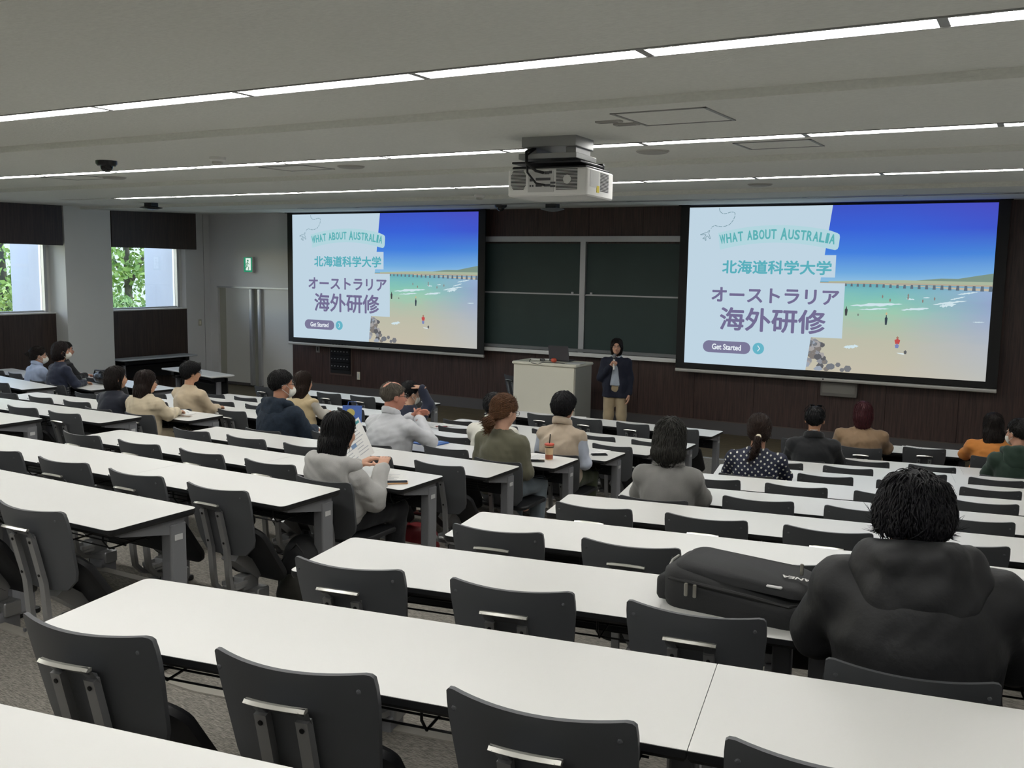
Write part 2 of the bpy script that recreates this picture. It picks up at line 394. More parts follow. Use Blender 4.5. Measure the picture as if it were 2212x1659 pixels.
# ------------------------------------------------------------------ desks
DD = .476
def desk_proto(L, legs, rl=True, rr=True):
    """origin at the far-left corner of the top on the floor; x along the row, -y towards the sitter"""
    t = thing('lecture_desk', 'x', 'desk')
    H = .72
    def outline(x0, y0, x1, y1, r):
        out = []
        for cx, cy, a0, rd in ((x1, y1, 0, rr), (x0, y1, 90, rl), (x0, y0, 180, rl), (x1, y0, 270, rr)):
            q = r if rd else .002
            ccx = cx-q if a0 in (0, 270) else cx+q; ccy = cy-q if a0 in (0, 90) else cy+q
            out += [(ccx+q*math.cos(math.radians(a0+90*k/4)), ccy+q*math.sin(math.radians(a0+90*k/4))) for k in range(5)]
        return out
    P = outline(.0015 if rl else .0004, -DD, L-(.0015 if rr else .0004), 0, .028)
    sub(t, 'desktop', MB().prism(P, H-.004, H), M_TOP)
    P2 = outline(0 if rl else .0006, -DD-.002, L-(0 if rr else .0006), .002, .03); P3 = outline(.006, -DD+.008, L-.006, -.008, .02)
    e = MB(); n = len(P2)
    v = [(x, y, H-.001) for x, y in P2]+[(x, y, H-.018) for x, y in P2]+[(x, y, H-.03) for x, y in P3]
    e.add(v, [(i, n+i, n+(i+1) % n, (i+1) % n) for i in range(n)]+[(n+i, 2*n+i, 2*n+(i+1) % n, n+(i+1) % n) for i in range(n)]+[tuple(range(3*n-1, 2*n-1, -1)), tuple(range(n))])
    sub(t, 'edge_band', e, M_EDGE)
    for x in legs:
        s = 1 if x < L/2 else -1
        lg = MB().rbox((x-.033, -.135, 0), (x+.033, -.045, .66), .008, 2)
        lg.add([(x-.025, -.05, .69), (x+.025, -.05, .69), (x+.025, -.40, .69), (x-.025, -.40, .69),
                (x-.025, -.05, .60), (x+.025, -.05, .60), (x+.025, -.40, .668), (x-.025, -.40, .668)],
               [(0, 3, 2, 1), (4, 5, 6, 7), (0, 1, 5, 4), (1, 2, 6, 5), (2, 3, 7, 6), (3, 0, 4, 7)])
        o = sub(t, 'leg', lg, M_GREYLEG)
        sub(o, 'number_sticker', MB().box((x-s*.0345-.0008, -.115, .585), (x-s*.0345+.0008, -.07, .612)), M_STICK)
        sub(o, 'foot', MB().rbox((x-.04, -.30, 0), (x+.04, -.02, .03), .012, 2), M_BLKMETAL)
    sub(t, 'modesty_panel', MB().rbox((legs[0]+.035, -.06, .50), (legs[-1]-.035, -.045, .66), .004, 1, axis=1), mat('dark_modesty_panel', '#2a2b2e', .5))
    sub(t, 'crossbar', MB().box((legs[0], -.115, .615), (legs[-1], -.075, .66)), M_GREYLEG)
    # wire shelf slung below the top
    w = MB()
    for y in (-.13, -.19, -.25, -.31, -.37): w.tube([(legs[0]+.05, y, .60), (legs[-1]-.05, y, .60)], .0035, 5)
    k = max(3, int(L/.3))
    for i in range(k+1):
        x = legs[0]+.07+(legs[-1]-legs[0]-.14)*i/k
        w.tube([(x, -.11, .688), (x, -.12, .605), (x, -.38, .60), (x, -.41, .64), (x, -.41, .688)], .004, 5)
    sub(t, 'wire_shelf', w, M_BLKMETAL)
    return t
# ------------------------------------------------------------------ chairs
def chair_proto(tipped):
    """origin on the floor under the backrest's rear face; sitter looks towards +y"""
    t = thing('lecture_chair', 'x', 'chair')
    # backrest: curved in plan, tapering to the bottom, thin slab with rounded top corners
    nx, nz = 14, 12; v = []; f = []
    zt, zb = .815, .455
    def half_w(z):
        u = (z-zb)/(zt-zb)
        w = .19+.025*min(1, u*1.3)
        if z > zt-.022: w -= .022-math.sqrt(max(0, .022**2-(z-(zt-.022))**2))
        if u < .16: w -= .05*(1-u/.16)**1.5
        return w
    zs = [zb+(zt-zb)*i/(nz-3) for i in range(nz-3)]+[zt-.012, zt-.004, zt]
    for side in (0, 1):
        for z in zs:
            w = half_w(z)
            for i in range(nx+1):
                a = -1+2*i/nx; x = a*w
                lean = -.09*(z-zb)/(zt-zb)
                y = lean+.05*(x/.215)**2 + (.014 if side else 0) - .005
                dz = -.008*(1-(x/.215)**2) if z > zt-.05 else 0
                dz += -.012*(1-(x/.215)**2) if z < zb+.01 else 0
                v.append((x, y, z+dz*min(1, (z-zb)/.3 if z > zb+.02 else 1)))
    m = (nx+1)*len(zs); W = nx+1
    for j in range(len(zs)-1):
        for i in range(nx):
            a = j*W+i
            f.append((a, a+1, a+W+1, a+W)); f.append((m+a, m+a+W, m+a+W+1, m+a+1))
        f.append((j*W, j*W+W, m+j*W+W, m+j*W)); f.append((j*W+nx, m+j*W+nx, m+j*W+W+nx, j*W+W+nx))
    tp = (len(zs)-1)*W
    for i in range(nx):
        f.append((i, m+i, m+i+1, i+1)); f.append((tp+i, tp+i+1, m+tp+i+1, m+tp+i))
    bk = sub(t, 'backrest', MB().add(v, f), M_BACK, 50)
    bp = MB()
    for sx in (-.185, .185): bp.lathe([(.006, 0), (.006, .002), (.003, .003)], 8, T(sx, -.062, .775) @ Matrix.Rotation(math.radians(90), 4, 'X'))
    sub(bk, 'plug', bp, M_BACK)
    for sx in (-.055, .055):
        yb = -.028
        b = MB()
        pts = [(sx, -.083, .695), (sx, -.060, .60), (sx, -.032, .48), (sx, -.022, .34), (sx, -.012, .27), (sx*.96, .03, .225), (sx*.9, .12, .195), (sx*.8, .20, .175)]
        for i in range(len(pts)-1):
            pass
        # flat bar section swept along the bend
        vv = []; ff = []
        for i, p in enumerate(pts):
            tt = (Vector(pts[min(i+1, len(pts)-1)])-Vector(pts[max(i-1, 0)])).normalized(); nn = Vector((1, 0, 0)).cross(tt).normalized()
            for (a, c) in ((-.016, -.011), (.016, -.011), (.016, .011), (-.016, .011)): vv.append(Vector(p)+Vector((a, 0, 0))+nn*c)
        for i in range(len(pts)-1):
            ff += [(i*4+k, i*4+(k+1) % 4, i*4+4+(k+1) % 4, i*4+4+k) for k in range(4)]
        ff += [(3, 2, 1, 0), (len(pts)*4-4, len(pts)*4-3, len(pts)*4-2, len(pts)*4-1)]
        b.add(vv, ff)
        o = sub(t, 'back_bar', b, M_BAR, 35)
        for z, yy in ((.672, -.0895), (.52, -.0535)):
            bl = MB().lathe([(.0065, 0), (.0065, .0025), (.004, .0032)], 10, T(sx, yy, z) @ Matrix.Rotation(math.radians(97), 4, 'X'))
            sub(o, 'bolt', bl, M_BLKMETAL)
    # carrying grip across the tops of the bars
    g = MB(); n = 10; vv = []; ff = []
    for i in range(n+1):
        a = -1+2*i/n; x = a*.08; y = -.135+.02*a*a; z = .742-.008*a*a
        for (dy, dz) in ((-.008, -.003), (-.001, .004), (.010, .003), (.010, -.005), (-.003, -.007)): vv.append((x, y+dy, z+dz))
    for i in range(n): ff += [(i*5+k, i*5+5+k, i*5+5+(k+1) % 5, i*5+(k+1) % 5) for k in range(5)]
    ff += [(0, 1, 2, 3, 4), (n*5+4, n*5+3, n*5+2, n*5+1, n*5)]
    gr = sub(t, 'grip', MB().add(vv, ff), M_GRIP, 50)
    br = MB()
    for sx in (-1, 1):
        br.add([(sx*.08, -.118, .742), (sx*.045, -.128, .742), (sx*.04, -.085, .70), (sx*.071, -.085, .70), (sx*.08, -.108, .73), (sx*.045, -.118, .73), (sx*.04, -.07, .68), (sx*.071, -.07, .68)],
               [(0, 1, 2, 3), (7, 6, 5, 4), (0, 4, 5, 1), (1, 5, 6, 2), (2, 6, 7, 3), (3, 7, 4, 0)])
    br.add([(-.07, -.128, .735), (.07, -.128, .735), (.06, -.07, .705), (-.06, -.07, .705), (-.07, -.122, .728), (.07, -.122, .728), (.06, -.065, .69), (-.06, -.065, .69)], [(0, 3, 2, 1), (4, 5, 6, 7), (0, 1, 5, 4), (1, 2, 6, 5), (2, 3, 7, 6), (3, 0, 4, 7)])
    sub(gr, 'bracket', br, mat('grip_bracket_grey', '#6a6c6f', .5, .2))
    # seat shell: tipped down at the front when nobody sits
    sm = MB(); P = rrect(-.215, 0, .215, .40, .07, 5); n = len(P); v = []
    for k, (sc, z) in enumerate(((.86, -.03), (.98, -.018), (1.0, 0), (.97, .012))):
        for x, y in P: v.append((x*sc, .2+(y-.2)*sc, z-.015*((y-.2)/.2)**2 + (.006 if y > .3 else 0)))
    sm.add(v, [tuple(range(n-1, -1, -1)), tuple(range(3*n, 4*n))]+[(k*n+i, k*n+(i+1) % n, (k+1)*n+(i+1) % n, (k+1)*n+i) for k in range(3) for i in range(n)])
    mt = T(0, .06, .60) @ Matrix.Rotation(math.radians(-58), 4, 'X') if tipped else T(0, .04, .44)
    st = sub(t, 'seat', MB().add(sm.v, sm.f, mt), M_SEAT, 45)
    # pedestal mechanism
    hz = .34 if tipped else .36
    sub(t, 'seat_bracket', MB().add([(-.05, .08, .44), (.05, .08, .44), (.05, .26, .30), (-.05, .26, .30), (-.05, .03, .40), (.05, .03, .40), (.05, .20, .26), (-.05, .20, .26)],
        [(0, 1, 2, 3), (7, 6, 5, 4), (0, 4, 5, 1), (1, 5, 6, 2), (2, 6, 7, 3), (3, 7, 4, 0)]), M_BAR)
    sub(t, 'hinge_block', MB().rbox((-.085, .16, .14), (.085, .25, .215), .012, 2, axis=0).rbox((-.035, .10, .21), (.035, .22, .29), .01, 2, axis=0), M_BAR, 40)
    pd = sub(t, 'pedestal', MB().rbox((-.035, .14, 0), (.075, .25, .17), .01, 2), M_GREYLEG, 40)
    sub(pd, 'side_cover', MB().box((-.042, .145, .005), (-.034, .245, .165)), M_BLKMETAL)
    sub(pd, 'tray', MB().rbox((-.05, .03, .235), (.05, .12, .255), .01, 2).box((-.05, .03, .255), (-.042, .12, .275)).box((.042, .03, .255), (.05, .12, .275)), mat('pressed_alu', '#b4b5b6', .35, .6), 40)
    cp = MB(); prof = [(.075, 0), (.075, .05), (.068, .075), (.05, .09), (.02, .096)]
    cp.lathe(prof, 14, T(-.13, .03, 0) @ Matrix.Diagonal((1.0, .62, 1, 1)))
    c_ = sub(t, 'floor_cap', cp, M_WHITE, 50)
    sub(c_, 'slot', MB().tube([(-.185, -.012, .068), (-.15, -.02, .073), (-.12, -.012, .077), (-.09, -.016, .074)], .004, 5), M_BLACK)
    return t
deskA = desk_proto(1.8, [.06, 1.74], True, False); deskA2 = desk_proto(1.8, [.06, 1.74], False, True); deskB = desk_proto(1.26, [.06, 1.20], False, True); deskC = desk_proto(1.88, [.06, 1.82], True, False)
chT = chair_proto(True); chF = chair_proto(False)
def use(src, loc, rz, label, group):
    o = src if src.name not in used else copy_tree(src)
    used.add(src.name); o.location = loc; o.rotation_euler = (0, 0, rz); o['label'] = label; o['group'] = group
    return o
SEATED = {('R', 2, 3), ('R', 5, 0), ('R', 7, 0), ('R', 9, 0), ('R', 9, 3), ('R', 10, 1), ('R', 10, 3),
          ('C', 4, 0), ('C', 6, 0), ('C', 6, 2), ('C', 6, 4), ('C', 7, 0), ('C', 7, 1), ('C', 8, 4),
          ('D', 6, 0), ('D', 6, 1), ('D', 7, 1), ('D', 8, 0), ('L', 8, 0), ('L', 8, 1), ('L', 9, 0)}
BN = {'R': 'wall-side block', 'C': 'second block', 'D': 'third block', 'L': 'window-side block'}
SEATPOS = {}
def block(b, n):
    y = row_y(n); z = row_floor(n)
    rw = 11-n
    rn = 'front row' if n == 10 else '%s row from chalkboard' % ORD[rw]
    if b == 'R': ox, az, desks, chairs = -2.45, AZ, [(0, deskA), (1.801, deskA2)], [.3+.6*i for i in range(6)] if n < 10 else [.05, .68, 1.32, 1.96, 2.6, 3.24]
    if b == 'C': ox, az, desks, chairs = -3.35, 0, [(-1.26, deskB), (-3.141, deskC)], [-.33-.62*i for i in range(5)]
    if b == 'D': ox, az, desks, chairs = -7.48, 0, [(-1.26, deskB), (-3.141, deskC)], [-.33-.62*i for i in range(5)]
    if b == 'L': ox, az, desks, chairs = -11.68, -AZ, [(-1.8, deskA2), (-3.601, deskA)], [-.3-.6*i for i in range(6)]
    u = Vector((math.cos(az), math.sin(az), 0)); w = Vector((math.sin(az), -math.cos(az), 0)); o = Vector((ox, y, z))
    for k, (d, pr) in enumerate(desks):
        use(pr, o+u*d, az, 'white-topped desk, %s, %s, %s from aisle' % (BN[b], rn, ORD[k+1]), 'desks of the '+BN[b])
    for k, d in enumerate(chairs):
        p = o+u*d+w*(DD+(.05 if b == 'R' else .09))
        occ = (b, n, k) in SEATED
        if occ: p += w*(.24 if b == 'R' else .20)
        SEATPOS[(b, n, k)] = (p, az)
        use(chF if occ else chT, p, az+(random.uniform(-.04, .04)), 'charcoal chair, %s, %s, %s from aisle' % (BN[b], rn, ORD[k+1]), 'chairs of the '+BN[b])
for n in range(0, 11): block('R', n)
for n in range(2, 11): block('C', n)
for n in range(4, 11): block('D', n)
for n in range(6, 10): block('L', n)
# ------------------------------------------------------------------ projection screens with the projected slide
SW, SH = 4.444, 2.5
SCX, SCZ, SCY = [-13.588, -5.152], 3.668, 14.95
def slide_photo():
    m = bpy.data.materials.new('projected_beach_photo'); m.use_nodes = True
    nt = m.node_tree; nt.nodes.remove(nt.nodes['Principled BSDF']); L = nt.links
    tc = nt.nodes.new('ShaderNodeTexCoord'); sp = nt.nodes.new('ShaderNodeSeparateXYZ'); L.new(tc.outputs['Object'], sp.inputs[0])
    def ma(op, a, b=None):
        n = nt.nodes.new('ShaderNodeMath'); n.operation = op
        for i, q in enumerate((a, b)):
            if q is None: continue
            if isinstance(q, (int, float)): n.inputs[i].default_value = q
            else: L.new(q, n.inputs[i])
        return n.outputs[0]
    u = ma('DIVIDE', sp.outputs[0], SW); v = ma('DIVIDE', sp.outputs[2], -SH)
    mp = nt.nodes.new('ShaderNodeMapping'); mp.inputs['Scale'].default_value = (1.2, 1, 5); L.new(tc.outputs['Object'], mp.inputs['Vector'])
    ns = nt.nodes.new('ShaderNodeTexNoise'); ns.inputs['Scale'].default_value = 2.2; ns.inputs['Detail'].default_value = 6; L.new(mp.outputs[0], ns.inputs['Vector'])
    wob = ma('MULTIPLY', ma('SUBTRACT', ns.outputs['Fac'], .5), .09)
    sea = ma('MAXIMUM', ma('MULTIPLY', ma('SUBTRACT', v, .46), 8), 0)
    vv = ma('ADD', v, ma('MULTIPLY', wob, ma('MINIMUM', sea, 1)))
    def ramp(stops, fac):
        r = nt.nodes.new('ShaderNodeValToRGB'); e = r.color_ramp.elements
        while len(e) < len(stops): e.new(.5)
        for k, (p, c) in enumerate(stops): e[k].position = p; e[k].color = (*S(c), 1)
        L.new(fac, r.inputs['Fac']); return r.outputs[0]
    a = ramp([(0, '#3f55c6'), (.14, '#3a62d6'), (.28, '#447fdd'), (.40, '#6fa9de'), (.452, '#8dbde0'), (.456, '#62a3b4'), (.50, '#77b8bc'), (.57, '#87c4b4'), (.63, '#9cc8b0'), (.70, '#adc0ac'), (.80, '#bcbca9'), (1.0, '#c4bdab')], vv)
    b = ramp([(0, '#4a4fc0'), (.14, '#4058cc'), (.28, '#4a86d8'), (.40, '#79aee0'), (.452, '#9cc3dd'), (.456, '#79a9c6'), (.50, '#96aed0'), (.57, '#93a6c8'), (.63, '#98abc8'), (.70, '#a3b0c6'), (.80, '#b2b8c0'), (1.0, '#bcbdb8')], vv)
    mix = nt.nodes.new('ShaderNodeMix'); mix.data_type = 'RGBA'
    rr = nt.nodes.new('ShaderNodeMapRange'); rr.inputs[1].default_value = .72; rr.inputs[2].default_value = 1.0
    L.new(ma('ADD', u, wob), rr.inputs[0]); L.new(rr.outputs[0], mix.inputs[0]); L.new(a, mix.inputs[6]); L.new(b, mix.inputs[7])
    e = nt.nodes.new('ShaderNodeEmission'); L.new(mix.outputs[2], e.inputs[0]); e.inputs[1].default_value = SCREEN
    L.new(e.outputs[0], nt.nodes['Material Output'].inputs[0]); return m
def em(c): return emis('slide_'+c.lstrip('#'), c, SCREEN)
def uvp(u, v, l): return (u*SW, -.0015*l, -v*SH)
def poly(parent, name, pts, col, l):
    return sub(parent, name, MB().add([uvp(u, v, l) for u, v in pts], [tuple(range(len(pts)))[::-1]]), em(col))
def text_mesh(body, size, bold, width=None):
    cu = bpy.data.curves.new('txt', 'FONT'); cu.body = body; cu.size = size; cu.offset = bold; cu.resolution_u = 3
    o = bpy.data.objects.new('txt', cu); COL.objects.link(o)
    dg = bpy.context.evaluated_depsgraph_get(); me = bpy.data.meshes.new_from_object(o.evaluated_get(dg))
    bpy.data.objects.remove(o); bpy.data.curves.remove(cu)
    return me
def place_text(parent, name, body, col, u0, u1, v0, v1, l, bold=.012):
    me = text_mesh(body, 1.0, 0)
    co = np.array([v.co[:] for v in me.vertices]); mn, mx = co.min(0), co.max(0)
    for v in me.vertices:
        a = (v.co.x-mn[0])/(mx[0]-mn[0]); b = (v.co.y-mn[1])/(mx[1]-mn[1])
        v.co = uvp(u0+a*(u1-u0), v1+b*(v0-v1), l)
    me.materials.clear()
    mb = MB(); vv = [v.co.copy() for v in me.vertices]; ff = [tuple(p.vertices) for p in me.polygons]; r = bold*(v1-v0)*SH
    for q in range(8 if bold else 1):
        d = Vector((r*math.cos(q*math.pi/4), -.0001*q, r*math.sin(q*math.pi/4))); mb.add([v+d for v in vv], ff)
    o = mb.obj(name, em(col), parent); o['kind'] = 'stuff'; return o
def curved_text(parent, body, col, l):
    objs = []
    tot = [(c, 1.25 if c == 'A' and i == 11 else 1.0) for i, c in enumerate(body)]
    wd = []
    for c, k in tot: wd.append(.55 if c == ' ' else (.62 if c == 'I' else 1.0)*k*(1.1 if c == 'W' else 1))
    T0 = sum(wd); x = 0; v = []; f = []
    for (c, k), w in zip(tot, wd):
        a = (x+w/2)/T0; x += w
        if c == ' ': continue
        me = text_mesh(c, 1.0, .012); co = np.array([q.co[:] for q in me.vertices]); mn, mx = co.min(0), co.max(0)
        u = .115+a*.40; arc = (a-.5)*2; vv = .178+.034*arc*arc; ang = -arc*.17
        hh = .058*k; ww = (.009 if c == 'I' else .0175*w)
        o0 = len(v)
        for q in me.vertices:
            p = ((q.co.x-mn[0])/(mx[0]-mn[0])-.5)*ww*SW, ((q.co.y-mn[1])/(mx[1]-mn[1])-.38)*hh*SH
            px, pz = p[0]*math.cos(ang)-p[1]*math.sin(ang), p[0]*math.sin(ang)+p[1]*math.cos(ang)
            v.append((u*SW+px, -.0015*l, -vv*SH+pz))
        f += [tuple(i+o0 for i in p.vertices) for p in me.polygons]
    o = sub(parent, 'lettering', MB().add(v, f).add([(a+.006, b, c) for a, b, c in v], f).add([(a, b, c+.005) for a, b, c in v], f), em(col), label='teal lettering WHAT ABOUT AUSTRALIA'); o['kind'] = 'stuff'; return o
def build_screen(x0):
    t = thing('projection_screen', 'x', 'screen', (x0, SCY, SCZ))
    b = .13
    fr = MB().box((-b-.02, 0, -SH-.09), (SW+b+.02, .012, .045))
    sub(t, 'screen_cloth', fr, M_BLACK)
    sub(t, 'casing', MB().rbox((-b-.05, -.06, .03), (SW+b+.05, .12, .10), .02, 2, axis=0), M_BLKMETAL)
    sub(t, 'bottom_bar', MB().rbox((-b-.02, -.018, -SH-.155), (SW+b+.02, .03, -SH-.10), .014, 3, axis=0), mat('screen_bar_white', '#c9c7c2', .35, .3), 40)
    sub(t, 'bar_centre_screw', MB().lathe([(.012, 0), (.012, .006)], 8, T(SW/2, -.018, -SH-.12) @ Matrix.Rotation(math.radians(90), 4, 'X')), M_BLACK)
    s = sub(t, 'slide', MB().add([uvp(0, 0, 1), uvp(1, 0, 1), uvp(1, 1, 1), uvp(0, 1, 1)], [(3, 2, 1, 0)]), slide_photo() if 'bp' not in MATS else MATS['bp'], label='projected slide with a beach photograph')
    MATS['bp'] = s.data.materials[0]
    # distant shore, pier and hill
    poly(s, 'hill', [(.72, .447), (.79, .436), (.85, .425), (.9, .425), (.95, .408), (1, .392), (1, .452), (.72, .455)], '#7d9487', 2)
    poly(s, 'far_shore', [(.5, .452), (.62, .443), (.74, .438), (.9, .44), (1, .44), (1, .462), (.5, .462)], '#a9b79f', 3)
    poly(s, 'beach_line', [(.68, .462), (.86, .474), (1, .478), (1, .492), (.92, .488), (.8, .474), (.68, .468)], '#c2b8a4', 4)
    poly(s, 'pier_deck', [(.46, .459), (.75, .456), (1, .458), (1, .468), (.75, .464), (.46, .466)], '#b3a894', 5)
    pm = MB()
    for k in range(26):
        u = .475+.52*(k/25)**1.15; w = .0022+.0018*k/25; h = .010+.018*k/25
        pm.add([uvp(u-w, .464, 6), uvp(u+w, .464, 6), uvp(u+w*1.4, .466+h, 6), uvp(u-w*1.4, .466+h, 6)], [(3, 2, 1, 0)])
    sub(s, 'pier_posts', pm, em('#62707d'))['kind'] = 'stuff'
    rs = random.Random(3)
    def foam(name, u0, v0, u1, v1, h, col='#cfe3ea'):
        n = 14; top = []; bot = []
        for k in range(n+1):
            a = k/n; e = math.sin(math.pi*a)**.6
            top.append((u0+(u1-u0)*a, v0+(v1-v0)*a-h*e*rs.uniform(.3, 1))); bot.append((u0+(u1-u0)*a, v0+(v1-v0)*a+h*e*rs.uniform(.3, 1)))
        poly(s, name, top+bot[::-1], col, 5)
    for q in ((.573, .595, .74, .577, .012), (.735, .612, .82, .597, .009), (.85, .583, .90, .569, .013), (.83, .575, .93, .548, .008), (.88, .545, .925, .525, .006), (.9, .515, .96, .497, .006), (.75, .546, .775, .549, .006), (.56, .846, .61, .835, .014), (.95, .667, .985, .665, .004), (.80, .537, .82, .535, .004), (.60, .618, .70, .606, .006)):
        foam('wave', *q)
    # bathers
    def figure(u, v0, v1, col, w):
        h = v1-v0; P = [(u-.3*w, v0+.22*h), (u-.2*w, v0+.04*h), (u, v0), (u+.2*w, v0+.04*h), (u+.3*w, v0+.22*h), (u+w*.8, v0+.34*h), (u+w*.7, v0+.62*h), (u+w*.5, v1), (u-w*.5, v1), (u-w*.7, v0+.62*h), (u-w*.8, v0+.34*h)]
        poly(s, 'bather', P, col, 6)
    figure(.6915, .642, .702, '#39434f', .0055); figure(.563, .60, .656, '#46474a', .006)
    figure(.7305, .776, .812, '#c0504f', .011); figure(.7305, .766, .782, '#a27c6c', .005); figure(.7300, .808, .836, '#7b86b8', .008); figure(.6915, .627, .643, '#c9b792', .004)
    figure(.757, .845, .868, '#5d5f62', .006); figure(.602, .64, .655, '#7d8a82', .004)
    for (u, v) in ((.676, .525), (.7, .545), (.755, .53), (.80, .545), (.835, .53), (.755, .515)): figure(u, v, v+.02, '#8c7d78', .003)
    poly(s, 'swimmer_wake', [(.73, .862), (.752, .864), (.755, .873), (.735, .868)], '#d8e4e6', 6)
    # rocks in the lower corner
    for k in range(46):
        v = rs.uniform(.80, 1.0); lim = .452+.10*(v-.80)/.2 if v > .86 else .452+.055*(v-.79)/.07
        u = rs.uniform(.43, lim); r = rs.uniform(.007, .017)
        n = rs.randint(5, 7); a0 = rs.uniform(0, 6)
        P = [(u+r*rs.uniform(.7, 1.1)*math.cos(a0-6.283*i/n), min(.998, max(.797, v+1.5*r*rs.uniform(.7, 1.1)*math.sin(a0-6.283*i/n)))) for i in range(n)]
        poly(s, 'rock', P, rs.choice(['#75797f', '#8f9197', '#a4a1a0', '#5f6064', '#9aa3b0', '#7f7a76']), 4+k*.02)
    for (u, v, r) in ((.546, .955, .009), (.578, .975, .013), (.56, .985, .008)):
        poly(s, 'rock', [(u+r*math.cos(-a), min(.998, v+1.2*r*math.sin(-a)*1.4)) for a in (0, 1, 2.1, 3.2, 4.3, 5.2)], '#787a7e', 5)
    # pale panel with its stepped edge, boxes and the arched tag
    P = '#bfd4e2'
    poly(s, 'title_panel', [(0, 0), (.501, 0), (.4388, 1), (0, 1)], P, 8)
    poly(s, 'title_box', [(.2, .2964), (.5206, .2964), (.5206, .4300), (.2, .4300)], P, 9)
    poly(s, 'title_box', [(.2, .4638), (.5544, .4638), (.5544, .7950), (.2, .7950)], P, 9)
    N = 16; up = []; dn = []
    for k in range(N+1):
        a = -1+2*k/N; up.append((.3165+.208*a, .115+.047*a*a)); dn.append((.3165+.198*a, .222+.045*a*a))
    up = up[:-1]+[(.5206, .1655), (.5275, .174), (.5292, .1896)]; dn = dn[:-1]+[(.5159, .2666), (.5235, .26), (.527, .245)]
    poly(s, 'arched_tag', up+dn[::-1], '#b2d5de', 10)
    curved_text(s, 'WHAT ABOUT AUSTRALIA', '#5db0b4', 11)
    place_text(s, 'lettering', '北海道科学大学', '#5aaebb', .1305, .507, .333, .414, 11, .032)['label'] = 'teal Japanese lettering'
    place_text(s, 'lettering', 'オーストラリア', '#736d92', .096, .536, .506, .594, 11, .035)['label'] = 'purple Japanese lettering, upper line'
    place_text(s, 'lettering', '海外研修', '#736d92', .130, .496, .632, .774, 11, .026)['label'] = 'purple Japanese lettering, lower line'
    R = []
    for cx, a0 in ((.2437-.0214, -90), (.0692+.0214, 90)):
        for k in range(9):
            a = math.radians(a0+180*k/8); R.append((cx+.0214*math.cos(a), .885+.038*math.sin(a)))
    poly(s, 'button', R, '#7a7897', 10)
    place_text(s, 'lettering', 'Get Started', '#e6edf4', .104, .2095, .867, .902, 11, .035)['label'] = 'white lettering Get Started'
    poly(s, 'round_button', [(.2721+.0205*math.cos(2*math.pi*k/20), .8827+.0365*math.sin(2*math.pi*k/20)) for k in range(20)], '#66b3c6', 10)
    poly(s, 'arrow_mark', [(.2685, .866), (.2705, .863), (.2785, .8827), (.2705, .902), (.2685, .899), (.2755, .8827)], '#e6edf4', 11)
    # little plane and its dashed trail
    tr = [(.1102, .0049), (.111, .018), (.1137, .0284), (.1205, .038), (.1289, .0421), (.141, .038), (.1522, .0316), (.161, .032), (.1671, .0381), (.167, .06), (.1623, .0804), (.156, .097), (.1484, .1105), (.135, .119), (.1191, .1222), (.106, .119), (.0951, .1146), (.086, .123), (.0807, .1379)]
    dm = MB(); dense = []
    for i in range(len(tr)-1):
        for k in range(4): dense.append((tr[i][0]+(tr[i+1][0]-tr[i][0])*k/4, tr[i][1]+(tr[i+1][1]-tr[i][1])*k/4))
    for i in range(len(dense)-1):
        if i % 5 == 4 and i > 10: continue
        (a, b), (c, d) = dense[i], dense[i+1]; ax, ay = a*SW, b*SH; bx, by = c*SW, d*SH
        q = math.hypot(bx-ax, by-ay) or 1; nx, ny = -(by-ay)/q*.0045, (bx-ax)/q*.0045
        dm.add([(ax+nx, -.0165, -ay-ny), (bx+nx, -.0165, -by-ny), (bx-nx, -.0165, -by+ny), (ax-nx, -.0165, -ay+ny)], [(0, 1, 2, 3), (3, 2, 1, 0)])
    sub(s, 'dashed_trail', dm, em('#6f8f9b'))['kind'] = 'stuff'
    pl = [(.0779, .1451), (.0745, .163), (.0815, .197), (.079, .199), (.0700, .179), (.0640, .190), (.0655, .209), (.0630, .209), (.0600, .197), (.0530, .199), (.0535, .195), (.0595, .187), (.0650, .173), (.0440, .174), (.0445, .170), (.0690, .157), (.0755, .145)]
    lm = MB()
    for i in range(len(pl)):
        (a, b), (c, d) = pl[i], pl[(i+1) % len(pl)]; ax, ay, bx, by = a*SW, b*SH, c*SW, d*SH
        q = math.hypot(bx-ax, by-ay) or 1; nx, ny = -(by-ay)/q*.004, (bx-ax)/q*.004
        lm.add([(ax+nx, -.0165, -ay-ny), (bx+nx, -.0165, -by-ny), (bx-nx, -.0165, -by+ny), (ax-nx, -.0165, -ay+ny)], [(0, 1, 2, 3), (3, 2, 1, 0)])
    sub(s, 'plane_outline', lm, em('#6f8f9b'))
    return t
scr1 = build_screen(SCX[0]); scr1['label'] = 'projection screen beside the double door, showing the beach slide'
scr2 = copy_tree(scr1); scr2.location.x = SCX[1]; scr2['label'] = 'projection screen on the far side of the lectern, showing the beach slide'
for o in (scr1, scr2): o['group'] = 'projection screens'
